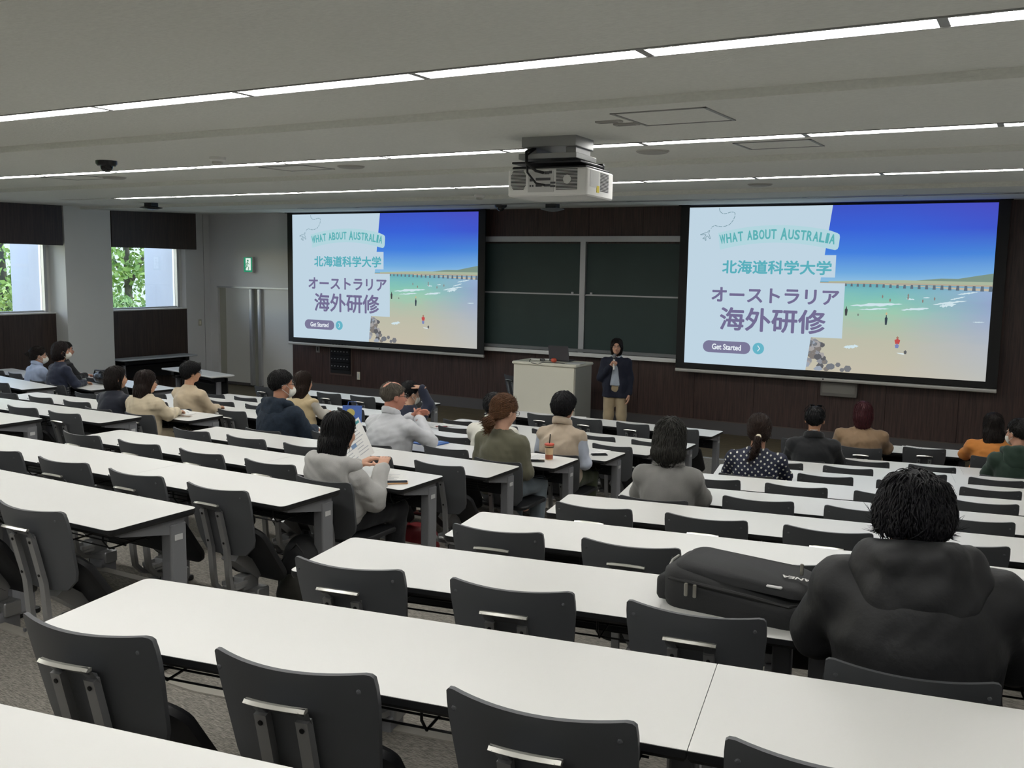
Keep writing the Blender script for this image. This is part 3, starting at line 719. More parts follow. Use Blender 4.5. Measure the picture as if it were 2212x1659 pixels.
# ------------------------------------------------------------------ blackboard
bbx0, bbx1, bbz0, bbz1 = -11.05, -3.15, 1.20, 3.16
t = thing('chalkboard', 'wide dark green sliding chalkboard in an aluminium frame behind the lectern', 'chalkboard', (-7.1, YF, 0))
def bx(a, b, c, d, y0, y1): return MB().box((a+7.1, y0, c), (b+7.1, y1, d))
for (xa, xb) in ((bbx0+.06, -7.15), (-7.05, bbx1-.06)):
    for (za, zb, yo) in ((1.26, 2.215, -.075), (2.215, 3.10, -.045)):
        p = sub(t, 'board_panel', bx(xa+.01, xb-.01, za, zb, yo-.02, yo), M_BOARD)
        sub(p, 'panel_rail', bx(xa+.01, xb-.01, zb-.012 if za < 2 else za, zb+.004 if za < 2 else za+.012, yo-.032, yo-.018), M_ALU)
        for q in ((xb-.16,) if xb < -7.1 else (xa+.1,)):
            if za < 2: sub(p, 'pull_tab', bx(q, q+.04, 2.225, 2.26, yo-.035, yo-.02), M_ALU)
sub(t, 'top_rail', bx(bbx0, bbx1, 3.13, 3.225, -.11, -.0), M_ALU)
sub(t, 'centre_post', bx(-7.15, -7.05, 1.16, 3.14, -.115, -.0), M_ALU)
for xx in (bbx0, bbx1-.06): sub(t, 'side_post', bx(xx, xx+.06, 1.16, 3.14, -.1, 0), M_ALU)
sub(t, 'lower_rail', bx(bbx0, bbx1, 1.215, 1.27, -.12, 0), mat('rail_grey', '#87898b', .4, .6))
sub(t, 'chalk_tray', MB().add([(x+7.1, y, z) for x in (bbx0, bbx1) for (y, z) in ((0, 1.205), (-.125, 1.205), (-.15, 1.17), (-.15, 1.14), (0, 1.125))],
    [(0, 1, 2, 3, 4), (9, 8, 7, 6, 5)]+[(i, 5+i, 5+(i+1) % 5, (i+1) % 5) for i in range(5)]), mat('tray_white_alu', '#ecece8', .35, .0))
# ------------------------------------------------------------------ fittings on the walls
def plate(name, label, cat, c, d, m, inner=None, axis=1):
    t = thing(name, label, cat, c)
    sub(t, 'plate', MB().rbox((-d[0]/2, -d[1], -d[2]/2), (d[0]/2, 0, d[2]/2), min(d[0], d[2])*.08, 2, axis=1), m, 40)
    if inner: sub(t, inner[0], MB().rbox((-d[0]*inner[1]/2, -d[1]-.004, -d[2]*inner[2]/2), (d[0]*inner[1]/2, -d[1]+.002, d[2]*inner[2]/2), .002, 1, axis=1), inner[3])
    return t
t = thing('exit_sign', 'green emergency exit sign with a running figure above the double door', 'sign', (-15.03, YF, 2.64))
sub(t, 'box', MB().rbox((-.135, -.07, -.17), (.135, 0, .17), .012, 2, axis=1), mat('sign_frame', '#c3c5c2', .4), 40)
fc = sub(t, 'face', MB().box((-.12, -.073, -.155), (.12, -.069, .155)), emis('exit_green', '#2f9d75', .75))
EW = emis('exit_white', '#e3f4ea', .95)
sub(fc, 'doorway_mark', MB().box((-.06, -.076, -.12), (.085, -.0725, .14)), EW)
rm = MB(); EG = emis('exit_figure', '#1f8f63', .7)
rm.lathe([(.022, 0), (.022, .002)], 10, T(.005, -.0765, .085) @ Matrix.Rotation(math.radians(90), 4, 'X'))
for a, b, w in (((0, .055), (-.02, -.02), .02), ((0, .05), (-.05, .015), .012), ((-.05, .015), (-.075, -.02), .012), ((0, .05), (.04, .01), .012), ((.04, .01), (.07, .02), .012), ((-.02, -.02), (.03, -.055), .015), ((.03, -.055), (.02, -.11), .014), ((-.02, -.02), (-.045, -.07), .015), ((-.045, -.07), (-.10, -.085), .014)):
    rm.tube([(a[0], -.077, a[1]), (b[0], -.077, b[1])], w, 6, flat=.12)
sub(fc, 'running_figure', rm, EG)
ls = thing('light_switch', 'cream wall switch plate between the window bay and the sliding door', 'switch', (XL, 14.88, 1.36))
sub(ls, 'plate', MB().rbox((0, -.045, -.07), (.012, .045, .07), .006, 2, axis=0), mat('switch_cream', '#b9b7a8', .5), 40)
sub(ls, 'rocker', MB().box((.011, -.02, -.04), (.016, .02, .04)), M_OFFW)
sw = thing('door_switch', 'small switch plate on the panelled wall under the screen by the door', 'switch', (-13.16, YF, .93))
sub(sw, 'plate', MB().rbox((-.05, -.012, -.075), (.05, 0, .075), .006, 2, axis=1), mat('switch_grey', '#8a8885', .4), 40)
sub(sw, 'rocker', MB().box((-.012, -.016, -.04), (.012, -.011, .04)), M_BLACK)
for i, (x, z, lb) in enumerate(((-12.1, .44, 'white wall outlet low on the panelled wall beside the chalkboard'),)):
    o = plate('wall_outlet', lb, 'outlet', (x, YF, z), (.075, .012, .16), M_OFFW, ('socket', .5, .6, M_WHITE))
for i, (y, lb) in enumerate(((14.62, 'grey low wall outlet nearer the window bay'), (14.84, 'grey low wall outlet nearer the sliding door'))):
    o = thing('wall_outlet', lb, 'outlet', (XL, y, .42)); 
    sub(o, 'plate', MB().rbox((0, -.04, -.06), (.012, .04, .06), .006, 2, axis=0), mat('outlet_grey', '#8d8c88', .5), 40)
    sub(o, 'socket', MB().box((.011, -.012, -.03), (.015, .012, .03)), mat('outlet_dark', '#4c4b49', .5))
t = thing('audio_rack', 'black audio control rack set into the wall under the screen by the door', 'rack', (-12.55, YF, .82))
sub(t, 'surround', MB().box((-.30, -.015, -.40), (.30, .0, .40)), mat('rack_surround', '#5a4a45', .5))
sub(t, 'face', MB().box((-.26, -.03, -.36), (.26, -.014, .36)), M_BLACK)
for j in range(4):
    u_ = sub(t, 'rack_unit', MB().rbox((-.25, -.05, .17-.15*j), (.25, -.028, .31-.15*j), .004, 1, axis=1), mat('rack_unit_black', '#15161a', .35))
    for i in range(6):
        sub(u_, 'knob' if j < 3 else 'key', MB().lathe([(.012, 0), (.012, .014), (.009, .016)], 8, T(-.2+.08*i, -.05, .24-.15*j) @ Matrix.Rotation(math.radians(90), 4, 'X')), mat('rack_knob', '#9a9da3', .4))
t = thing('speaker_box', 'flat grey box fixed under the screen beyond the lectern', 'wall box', (-2.72, YF, .885))
sub(t, 'body', MB().rbox((-.27, -.12, -.11), (.27, 0, .11), .012, 2, axis=1), mat('grey_box', '#75716d', .5), 40)
sub(t, 'front_grille', MB().rbox((-.24, -.125, -.06), (.24, -.118, .08), .006, 1, axis=1), mat('grey_grille', '#85827d', .6))
# ------------------------------------------------------------------ lectern and what lies on it
LX0, LX1, LY0, LY1, LZ = -7.66, -6.48, 13.62, 14.30, 1.14
t = thing('lectern', 'cream box lectern standing in front of the chalkboard', 'lectern', ((LX0+LX1)/2, (LY0+LY1)/2, 0))
cx, cy = (LX0+LX1)/2, (LY0+LY1)/2; hx, hy = (LX1-LX0)/2, (LY1-LY0)/2
sub(t, 'front_panel', MB().box((-hx+.03, -hy+.03, .05), (hx-.05, -hy+.05, LZ-.05)), M_OFFW)
for s in (-1, 1): sub(t, 'side_panel', MB().box((s*(hx-.04)-.014, -hy+.04, .05), (s*(hx-.04)+.014, hy-.03, LZ-.05)), mat('lectern_side', '#aeaca2', .5))
sub(t, 'top', MB().rbox((-hx, -hy, LZ-.05), (hx, hy, LZ), .03, 3), M_OFFW, 40)
sub(t, 'plinth', MB().box((-hx+.06, -hy+.07, 0), (hx-.06, hy-.06, .05)), M_BLACK)
sub(t, 'back_panel', MB().box((-hx+.06, hy-.06, .05), (hx-.06, hy-.04, LZ-.05)), M_OFFW)
lap = thing('laptop', 'open dark grey laptop on the lectern', 'laptop', (-6.98, 14.02, LZ), math.radians(3))
sub(lap, 'base', MB().rbox((-.18, -.0, 0), (.18, .25, .018), .01, 2), mat('laptop_grey', '#4b4b50', .4, .4), 40)
sub(lap, 'lid', MB().rbox((-.18, -.008, 0), (.18, .006, .25), .01, 2, axis=1, mtx=T(0, 0, .018) @ Matrix.Rotation(math.radians(14), 4, 'X')), mat('laptop_lid', '#5a585d', .45, .35), 40)
sub(lap, 'keyboard', MB().box((-.15, .06, .018), (.15, .16, .0195)), M_BLACK)
def microphone(loc, rz, label, standing=None):
    t = thing('microphone', label, 'microphone', loc, rz)
    m = T(0, 0, .022) @ Matrix.Rotation(math.radians(90), 4, 'Y')
    sub(t, 'handle', MB().lathe([(.012, 0), (.014, .02), (.016, .15), (.017, .165)], 12, m), M_WHITE, 50)
    sub(t, 'band', MB().lathe([(.0185, .165), (.0185, .178)], 12, m), M_BLACK)
    sub(t, 'head', MB().lathe([(.018, .178), (.026, .195), (.028, .215), (.024, .235), (.01, .246)], 12, m), mat('mic_mesh', '#6f7072', .5, .6), 50)
    return t
microphone((-7.42, 13.86, LZ), math.radians(4), 'white handheld microphone lying at the outer end of the lectern')
microphone((-7.30, 13.99, LZ), math.radians(-3), 'second white handheld microphone lying behind the first on the lectern')
t = thing('soft_ball', 'small orange-red rounded object beside the laptop on the lectern', 'ball', (-6.99, 13.84, LZ))
sub(t, 'body', MB().lathe([(.02, 0), (.045, .012), (.05, .035), (.04, .058), (.015, .07)], 14), mat('orange_rubber', '#cf5a41', .5), 60)
sub(t, 'base_ring', MB().lathe([(.03, 0), (.03, .006)], 14), mat('orange_ring', '#9c3f2d', .5))
t = thing('cable', 'thin black cable looping over the front edge of the lectern', 'cable', (cx, cy, LZ))
sub(t, 'cord', MB().tube([(-.45, .10, .004), (-.38, -.10, .004), (-.28, -.30, .004), (-.2, -.345, -.012), (-.1, -.343, -.025), (-.02, -.33, .004), (.1, -.22, .004), (.22, -.2, .004), (.32, -.23, .004), (.42, -.1, .004)], .0045, 6), M_BLACK)
t = thing('paper_stack', 'loose white papers lying beside the laptop on the lectern', 'papers', (-6.62, 13.9, LZ), .1)
sub(t, 'sheet', MB().box((-.13, -.16, 0), (.13, .16, .004)), mat('paper_white', '#dcdcda', .7))
sub(t, 'sheet', MB().box((-.12, -.15, .004), (.14, .15, .007), RZ(.12)), mat('paper_white', '#dcdcda', .7))
# chair behind the lectern
o = copy_tree(chF); o.location = (-8.02, 14.35, 0); o.rotation_euler = (0, 0, math.radians(-20)); o['label'] = 'charcoal chair standing behind the lectern against the panelled wall'; o['group'] = 'single chairs'
# ------------------------------------------------------------------ ceiling fittings
def cz(y, d=0): return ceil_z(y)-d
PJ = (-3.36, 6.62)
t = thing('projector', 'white ceiling projector with louvred vents on a grey mount', 'projector', (PJ[0], PJ[1], 0), math.radians(4))
zt_ = cz(6.4)
sub(t, 'ceiling_plate', MB().rbox((-.22, -.16, zt_-.075), (.22, .22, zt_+.01), .008, 2), mat('mount_grey', '#8b8c8b', .45, .4), 40)
sub(t, 'tilt_frame', MB().rbox((-.235, -.18, zt_-.165), (.235, .25, zt_-.125), .006, 2).box((-.2, -.1, zt_-.13), (-.12, .2, zt_-.07)).box((.12, -.1, zt_-.13), (.2, .2, zt_-.07)), mat('mount_grey', '#8b8c8b', .45, .4))
sub(t, 'adapter_plate', MB().rbox((-.28, -.2, zt_-.20), (.28, .3, zt_-.185), .006, 2), M_BLKMETAL)
pz1 = zt_-.215; pz0 = pz1-.225
b = sub(t, 'body', MB().rbox((-.325, -.17, pz0), (.325, .40, pz1-.02), .02, 3, axis=2), mat('projector_white', '#d6d6d2', .45), 40)
sub(b, 'top_cover', MB().rbox((-.305, -.15, pz1-.025), (.305, .38, pz1), .02, 2), M_BLKMETAL, 40)
g = MB()
for i in range(14):
    z = pz0+.05+i*.0105; w = .062-.018*max(0, abs(i-6.5)-3.5)/3
    g.box((-.235-w, -.1735, z), (-.235+w, -.168, z+.0055))
sub(b, 'vent_grille', g, M_BLACK)['kind'] = 'stuff'
g = MB()
for i in range(15): g.box((.075, -.1735, pz0+.045+i*.0105), (.245, -.168, pz0+.0505+i*.0105))
sub(b, 'vent_grille', g, M_BLACK)['kind'] = 'stuff'
sub(b, 'fan_hub', MB().lathe([(.032, 0), (.032, .004)], 16, T(.165, -.172, pz0+.12) @ Matrix.Rotation(math.radians(90), 4, 'X')), mat('fan_grey', '#bdbdb9', .5))
g = MB()
for i in range(13): g.box((.323, .10, pz0+.05+i*.0108), (.3275, .28, pz0+.0555+i*.0108))
sub(b, 'side_louvre', g, M_BLACK)['kind'] = 'stuff'
sub(b, 'terminal_panel', MB().box((-.155, -.1735, pz0+.03), (.055, -.169, pz0+.185)), mat('terminal_grey', '#b9b9b6', .5))
g = MB()
for (x, z, w, h) in ((-.09, .07, .05, .018), (-.02, .07, .05, .018), (-.14, .11, .025, .022), (-.09, .115, .12, .02), (.03, .09, .04, .014), (.03, .065, .04, .014), (-.02, .16, .04, .022), (.02, .165, .022, .02), (-.14, .07, .012, .014), (-.12, .07, .012, .014)):
    g.box((x, -.176, pz0+z), (x+w, -.172, pz0+z+h))
sub(b, 'socket_row', g, mat('socket_dark', '#3a3b3d', .5))['kind'] = 'stuff'
sub(b, 'warning_sticker', MB().box((.3255, .02, pz0+.035), (.328, .075, pz0+.085)), mat('yellow_sticker', '#c8b62f', .5))
sub(b, 'diagram_sticker', MB().box((.3255, -.12, pz0+.07), (.3275, .06, pz0+.19)), mat('diagram_grey', '#bfc0be', .5))
sub(t, 'signal_cable', MB().tube([(-.02, -.19, pz0+.17), (-.06, -.24, pz0+.18), (-.14, -.24, pz0+.24), (-.16, -.2, pz0+.33), (-.14, -.1, zt_-.08)], .011, 8), M_BLACK, 60)
sub(t, 'power_cable', MB().tube([(-.01, -.19, pz0+.08), (-.06, -.235, pz0+.09), (-.13, -.24, pz0+.17), (-.15, -.21, pz0+.30), (-.13, -.1, zt_-.08)], .008, 8), M_BLACK, 60)
sub(t, 'lens_cap_knob', MB().lathe([(.03, 0), (.03, .03), (.035, .035), (.03, .05)], 12, T(.25, .30, pz1)), M_BLKMETAL, 50)
def round_unit(name, label, cat, x, y, prof, m, extra=None):
    t = thing(name, label, cat, (x, y, cz(y)))
    sub(t, 'body', MB().lathe([(r, -z) for r, z in prof][::-1], 20), m, 40)
    if extra: sub(t, extra[0], MB().lathe([(r, -z) for r, z in extra[1]][::-1], 16), extra[2], 50)
    return t
M_CAMB = mat('camera_black', '#121214', .3)
def dome(x, y, lb): return round_unit('dome_camera', lb, 'camera', x, y, [(.10, -.01), (.10, .03), (.085, .05)], M_CAMB, ('lens_dome', [(.062, .045), (.058, .075), (.04, .098), (.015, .108)], mat('smoked_dome', '#050506', .1)))
dome(-8.15, 6.33, 'black dome camera on the ceiling, over the window-side seats')
dome(-7.75, 13.35, 'small black dome camera on the ceiling over the chalkboard')
def sensor(x, y, lb): return round_unit('smoke_detector', lb, 'sensor', x, y, [(.075, -.01), (.075, .025), (.06, .04)], M_WHITE, ('sensing_head', [(.05, .038), (.05, .06), (.035, .07)], mat('detector_slot', '#b7b6ae', .6)))
sensor(-6.87, 6.55, 'white smoke detector on the ceiling near the black dome camera')
sensor(-7.05, 11.55, 'small white detector on the ceiling before the unlit strip lights')
def speaker(x, y, lb): return round_unit('ceiling_speaker', lb, 'speaker', x, y, [(.13, -.01), (.13, .012), (.12, .018)], mat('speaker_grille', '#a3a29c', .7), ('rim', [(.14, -.01), (.14, .008)], mat('speaker_rim', '#b7b6b0', .6)))
speaker(-3.02, 7.75, 'round flush ceiling speaker beside the projector'); speaker(-6.3, 7.8, 'round flush ceiling speaker midway to the windows'); speaker(-9.85, 7.75, 'round flush ceiling speaker nearest the windows'); speaker(-3.0, 11.1, 'round flush ceiling speaker beyond the third light row')
def antenna(x, y, lb, m):
    t = thing('wireless_receiver', lb, 'receiver', (x, y, cz(y)))
    sub(t, 'mount', MB().box((-.09, -.07, -.06), (.09, .07, .01)), mat('receiver_mount', '#3a3b3e', .5))
    sub(t, 'disc', MB().lathe([(.03, -.12), (.10, -.108), (.185, -.085), (.19, -.075), (.10, -.06)], 24), m, 60)
    return t
antenna(-13.5, 11.35, 'black disc receiver hanging from the ceiling in front of the pillar', M_CAMB)
antenna(-6.95, 13.6, 'pale disc receiver hanging from the ceiling above the chalkboard', mat('disc_grey', '#7e8184', .5))
t = thing('wall_camera', 'small black camera on a bracket at the ceiling above the window corner', 'camera', (-16.0, 14.4, 3.56))
sub(t, 'body', MB().rbox((-.045, -.16, -.06), (.045, .02, .04), .02, 3, axis=1), M_CAMB, 40)
sub(t, 'bracket', MB().tube([(0, 0, .04), (-.02, .02, .1), (-.06, .03, .14)], .012, 6), M_BLKMETAL)
def hatch(x, y, w, d, lb):
    t = thing('ceiling_hatch', lb, 'access panel', (x, y, 0))
    s = (cz(y+.1)-cz(y-.1))/.2
    def zz(yy): return cz(y)+s*yy
    f = MB()
    for (a, b2, c, d2) in ((-w/2, w/2, -d/2, -d/2+.02), (-w/2, w/2, d/2-.02, d/2), (-w/2, -w/2+.02, -d/2, d/2), (w/2-.02, w/2, -d/2, d/2)):
        f.add([(xx, yy, zz(yy)+e) for e in (-.006, .01) for xx, yy in ((a, c), (b2, c), (b2, d2), (a, d2))], [(3, 2, 1, 0), (4, 5, 6, 7), (0, 1, 5, 4), (1, 2, 6, 5), (2, 3, 7, 6), (3, 0, 4, 7)])
    sub(t, 'frame', f, mat('hatch_frame', '#8e8e8a', .5, .3))
    w2, d2 = w/2-.026, d/2-.026
    sub(t, 'panel', MB().add([(xx, yy, zz(yy)+e) for e in (-.003, .01) for xx, yy in ((-w2, -d2), (w2, -d2), (w2, d2), (-w2, d2))], [(3, 2, 1, 0), (4, 5, 6, 7), (0, 1, 5, 4), (1, 2, 6, 5), (2, 3, 7, 6), (3, 0, 4, 7)]), M_CEIL)
hatch(-2.17, 5.92, .62, .62, 'square ceiling access hatch nearest the camera, beside the projector')
hatch(-1.95, 7.72, .6, .5, 'square ceiling access hatch between the light rows beyond the projector')
hatch(-6.95, 7.72, .6, .5, 'square ceiling access hatch beside the midway round speaker'); hatch(-10.3, 7.6, .7, .5, 'square ceiling access hatch nearest the window wall')
for i, (x, y) in enumerate(((-2.62, 5.92), (-2.62, 6.08))):
    t = thing('cable_outlet', 'small flush ceiling outlet plate, %s the hatch by the projector' % ('in line with' if i == 0 else 'just past'), 'outlet', (x+.06*i, y, cz(y)))
    sub(t, 'plate', MB().rbox((-.09, -.035, -.012), (.09, .035, .01), .01, 2), mat('outlet_plate', '#96958f', .5), 40)
    sub(t, 'insert', MB().box((-.06, -.018, -.014), (.06, .018, -.011)), mat('outlet_insert', '#7d7c77', .5))
# ------------------------------------------------------------------ tables beside the window corner
def table(label, loc, rz, L, W, H, mtop, folding=False):
    t = thing('folding_table', label, 'table', loc, rz)
    sub(t, 'tabletop', MB().rbox((-L/2, -W/2, H-.03), (L/2, W/2, H), .02, 3), mtop, 40)
    for s in (-1, 1):
        lg = sub(t, 'leg', MB().rbox((s*(L/2-.18)-.025, -.03, .05), (s*(L/2-.18)+.025, .05, H-.05), .006, 2), M_GREYLEG, 40)
        sub(lg, 'foot', MB().rbox((s*(L/2-.18)-.03, -W/2+.02, .03), (s*(L/2-.18)+.03, W/2-.02, .07), .012, 2), M_BLKMETAL)
        sub(lg, 'caster', MB().lathe([(.03, -.014), (.03, .014)], 12, T(s*(L/2-.18), -W/2+.06, .03) @ Matrix.Rotation(math.radians(90), 4, 'Y')), M_BLACK)
        sub(lg, 'caster', MB().lathe([(.03, -.014), (.03, .014)], 12, T(s*(L/2-.18), W/2-.06, .03) @ Matrix.Rotation(math.radians(90), 4, 'Y')), M_BLACK)
        sub(lg, 'bracket', MB().box((s*(L/2-.18)-.05, -.1, H-.12), (s*(L/2-.18)+.05, .1, H-.03)), M_BLKMETAL)
    sub(t, 'crossbar', MB().box((-L/2+.2, -.02, H-.12), (L/2-.2, .02, H-.06)), M_BLKMETAL)
    sub(t, 'modesty_panel', MB().box((-L/2+.1, W/2-.1, H-.42), (L/2-.1, W/2-.08, H-.06)), M_BLKMETAL)
    sub(t, 'shelf', MB().box((-L/2+.2, -W/2+.1, H-.16), (L/2-.2, W/2-.1, H-.15)), M_BLKMETAL)
    return t
table('grey folding table against the walnut panel under the farther window', (-15.9, 13.35, 0), math.radians(86), 1.8, .45, .74, mat('grey_tabletop', '#b9bec4', .4))
table('white folding table on casters in front of the sliding door, set at a slant', (-13.15, 11.95, 0), math.radians(-14), 1.8, .45, .74, M_TOP)
# ------------------------------------------------------------------ people: smooth-blended volumes turned into one surface each
def axis_coords(lo, hi, h): return np.linspace(lo, hi, max(4, int(round((hi-lo)/h))+1))
class Field:
    def __init__(s, lo, hi, h):
        s.c = [axis_coords(lo[i], hi[i], h) for i in range(3)]; s.h = h
        s.d = np.full([len(a) for a in s.c], 1.0, np.float32)
    def _win(s, lo, hi):
        w = []
        for i in range(3):
            a = max(0, np.searchsorted(s.c[i], lo[i])-1); b = min(len(s.c[i]), np.searchsorted(s.c[i], hi[i])+1)
            w.append(slice(a, max(a, b)))
        return tuple(w)
    def _grid(s, w):
        X, Y, Z = s.c[0][w[0]], s.c[1][w[1]], s.c[2][w[2]]
        return X[:, None, None], Y[None, :, None], Z[None, None, :]
    def _mix(s, w, e, k, op):
        d = s.d[w]
        if d.size == 0: return s
        if op == 'add':
            h = np.clip(.5+.5*(d-e)/k, 0, 1); s.d[w] = d*(1-h)+e*h-k*h*(1-h)
        else:
            h = np.clip(.5-.5*(d+e)/k, 0, 1); s.d[w] = d*(1-h)-e*h+k*h*(1-h)
        return s
    def cap(s, a, b, ra, rb=None, k=.03, op='add', flat=None):
        a = np.array(a, float); b = np.array(b, float); rb = ra if rb is None else rb
        m = max(ra, rb)+k+3*s.h
        w = s._win(np.minimum(a, b)-m, np.maximum(a, b)+m); X, Y, Z = s._grid(w)
        v = b-a; L = max(v@v, 1e-9)
        t = np.clip(((X-a[0])*v[0]+(Y-a[1])*v[1]+(Z-a[2])*v[2])/L, 0, 1)
        q = (X-a[0]-t*v[0])**2+(Y-a[1]-t*v[1])**2+(Z-a[2]-t*v[2])**2
        return s._mix(w, np.sqrt(q)-(ra+(rb-ra)*t), k, op)
    def ell(s, c, r, k=.03, op='add', R=None):
        c = np.array(c, float); r = np.array(r, float); m = max(r)+k+3*s.h if R is not None else r+k+3*s.h
        w = s._win(c-m, c+m); X, Y, Z = s._grid(w); p = (X-c[0], Y-c[1], Z-c[2])
        if R is not None: p = tuple(p[0]*R[0][i]+p[1]*R[1][i]+p[2]*R[2][i] for i in range(3))
        k0 = np.sqrt((p[0]/r[0])**2+(p[1]/r[1])**2+(p[2]/r[2])**2); k1 = np.sqrt((p[0]/r[0]**2)**2+(p[1]/r[1]**2)**2+(p[2]/r[2]**2)**2)+1e-9
        return s._mix(w, k0*(k0-1)/k1, k, op)
    def half(s, p, n, k=.004):
        """cut away the side the normal points to"""
        n = np.array(n, float); n /= np.linalg.norm(n)
        w = (slice(None),)*3; X, Y, Z = s._grid(w)
        e = -((X-p[0])*n[0]+(Y-p[1])*n[1]+(Z-p[2])*n[2])
        return s._mix(w, e, k, 'sub')
    def surf(s):
        d = s.d; d[0], d[-1] = 1, 1; d[:, 0], d[:, -1] = 1, 1; d[:, :, 0], d[:, :, -1] = 1, 1
        nx, ny, nz = d.shape; sg = d < 0
        cs = np.zeros((nx-1, ny-1, nz-1), np.int8)
        for i in (0, 1):
            for j in (0, 1):
                for k in (0, 1): cs += sg[i:nx-1+i, j:ny-1+j, k:nz-1+k]
        I, J, K = np.nonzero((cs > 0) & (cs < 8))
        idx = np.full(cs.shape, -1, np.int32); idx[I, J, K] = np.arange(len(I))
        C = [(i, j, k) for i in (0, 1) for j in (0, 1) for k in (0, 1)]
        val = {c: d[I+c[0], J+c[1], K+c[2]] for c in C}
        P = np.zeros((len(I), 3)); n = np.zeros(len(I))
        for a in C:
            for ax in range(3):
                if a[ax]: continue
                b = list(a); b[ax] = 1; b = tuple(b); da, db = val[a], val[b]; x = (da < 0) != (db < 0)
                t = np.where(x, da/(da-db+1e-12), 0)
                q = np.stack([np.where(x, a[i]+(t if i == ax else 0), 0) for i in range(3)], 1)
                P += q; n += x
        P /= n[:, None]
        V = np.stack([s.c[i][[I, J, K][i]]+P[:, i]*(s.c[i][1]-s.c[i][0]) for i in range(3)], 1)
        F = []
        for ax in range(3):
            o = [0, 0, 0]; o[ax] = 1
            A = sg[:nx-o[0], :ny-o[1], :nz-o[2]]; B = sg[o[0]:, o[1]:, o[2]:]
            E = np.argwhere(A != B); b1, b2 = (ax+1) % 3, (ax+2) % 3
            E = E[(E[:, b1] > 0) & (E[:, b2] > 0) & (E[:, b1] < d.shape[b1]-1) & (E[:, b2] < d.shape[b2]-1)]
            if not len(E): continue
            fl = A[E[:, 0], E[:, 1], E[:, 2]]
            qs = []
            for s1, s2 in ((0, 0), (-1, 0), (-1, -1), (0, -1)):
                q = E.copy(); q[:, b1] += s1; q[:, b2] += s2; qs.append(idx[q[:, 0], q[:, 1], q[:, 2]])
            Q = np.stack(qs, 1); Q[~fl] = Q[~fl][:, ::-1]; F.append(Q)
        return V, np.concatenate(F) if F else np.zeros((0, 4), int)
def vnormals(V, F):
    n = np.zeros_like(V); fn = np.cross(V[F[:, 2]]-V[F[:, 0]], V[F[:, 3]]-V[F[:, 1]])
    for i in range(4): np.add.at(n, F[:, i], fn)
    return n/(np.linalg.norm(n, axis=1, keepdims=True)+1e-12)
def folds(V, N, amp, seed, f=34.0, stretch=(1, 1, 1)):
    r = np.random.RandomState(seed); o = np.zeros(len(V)); P = V*np.array(stretch)
    for i in range(5):
        k = r.normal(size=3); k /= np.linalg.norm(k); q = r.normal(size=3); q /= np.linalg.norm(q)
        fr = f*(1+.55*i)
        o += np.sin(P@k*fr+1.6*np.sin(P@q*fr*.55+r.uniform(0, 6))+r.uniform(0, 6))/(1+.6*i)
    return V+N*(amp*o/2.2)[:, None]
def vf_mesh(name, V, F, m, smooth=True):
    me = bpy.data.meshes.new(name)
    me.vertices.add(len(V)); me.vertices.foreach_set('co', np.asarray(V, np.float32).ravel())
    F = np.asarray(F); nl = F.shape[1]
    me.loops.add(F.size); me.loops.foreach_set('vertex_index', F.ravel().astype(np.int32))
    me.polygons.add(len(F)); me.polygons.foreach_set('loop_start', np.arange(0, F.size, nl, dtype=np.int32)); me.polygons.foreach_set('loop_total', np.full(len(F), nl, np.int32))
    if smooth: me.polygons.foreach_set('use_smooth', np.ones(len(F), bool))
    me.materials.append(m); me.update(calc_edges=True); me.validate(); return me
def join_vf(parts):
    V = []; F = []; o = 0
    for v, f in parts: V.append(v); F.append(np.asarray(f)+o); o += len(v)
    return np.concatenate(V), np.concatenate(F)
def rot_zyx(yaw, pitch, roll=0):
    """head frame: yaw to the left, pitch down, roll to the right shoulder"""
    return np.array((Matrix.Rotation(yaw, 3, 'Z') @ Matrix.Rotation(-pitch, 3, 'X') @ Matrix.Rotation(roll, 3, 'Y')))
# hands: built once, wrist at the origin, fingers along +y, palm facing -z, thumb on the -x side (right hand)
def make_hand(curl, spread=1.0, thumb_in=0.0):
    f = Field((-.09, -.05, -.09), (.07, .22, .05), .0042)
    f.cap((0, -.04, 0), (0, .01, 0), .026, .025, .01)
    for x in (-.024, -.008, .008, .024): f.cap((x*.6, .01, 0), (x, .085, -.002), .0135, .0115, .012)
    f.ell((-.022, .035, -.008), (.017, .032, .015), .012)
    for i, (x, L) in enumerate(((-.026, .072), (-.009, .082), (.009, .076), (.025, .06))):
        p = np.array([x, .085, -.002]); a = 0
        for j, (fr, r0, r1) in enumerate(((.45, .0098, .009), (.3, .009, .0083), (.25, .0083, .0068))):
            a += curl*(1.0 if j else .7); d = np.array([(x*2.2*spread)*(.6), math.cos(a), -math.sin(a)]); d /= np.linalg.norm(d)
            q = p+d*L*fr; f.cap(p, q, r0, r1, .003); p = q
    p = np.array([-.03, .035, -.008]); d = np.array([-.75+thumb_in, .62, -.25-thumb_in*.6]); d /= np.linalg.norm(d)
    q = p+d*.04; f.cap(p, q, .0125, .0105, .006); d2 = d+np.array([.35+thumb_in*.4, .35, -.1*curl]); d2 /= np.linalg.norm(d2); f.cap(q, q+d2*.032, .0102, .0078, .004)
    return f.surf()
HANDS = {'relaxed': make_hand(.38), 'grip': make_hand(1.0, .2, .7), 'flat': make_hand(.22, 1.3)}
def put_hand(kind, wrist, fwd, up, left):
    V, F = HANDS[kind]; V = V.copy()
    if left: V[:, 0] *= -1; F = F[:, ::-1]
    y = np.array(fwd, float); y /= np.linalg.norm(y); z = np.array(up, float); z -= y*(z@y); z /= np.linalg.norm(z); x = np.cross(y, z)
    return V@np.stack([x, y, z])+np.array(wrist), F
SKIN = {}
def skin(c):
    return mat('skin_'+c, '#'+c, .55, noise=(35, .06), spec=.3)
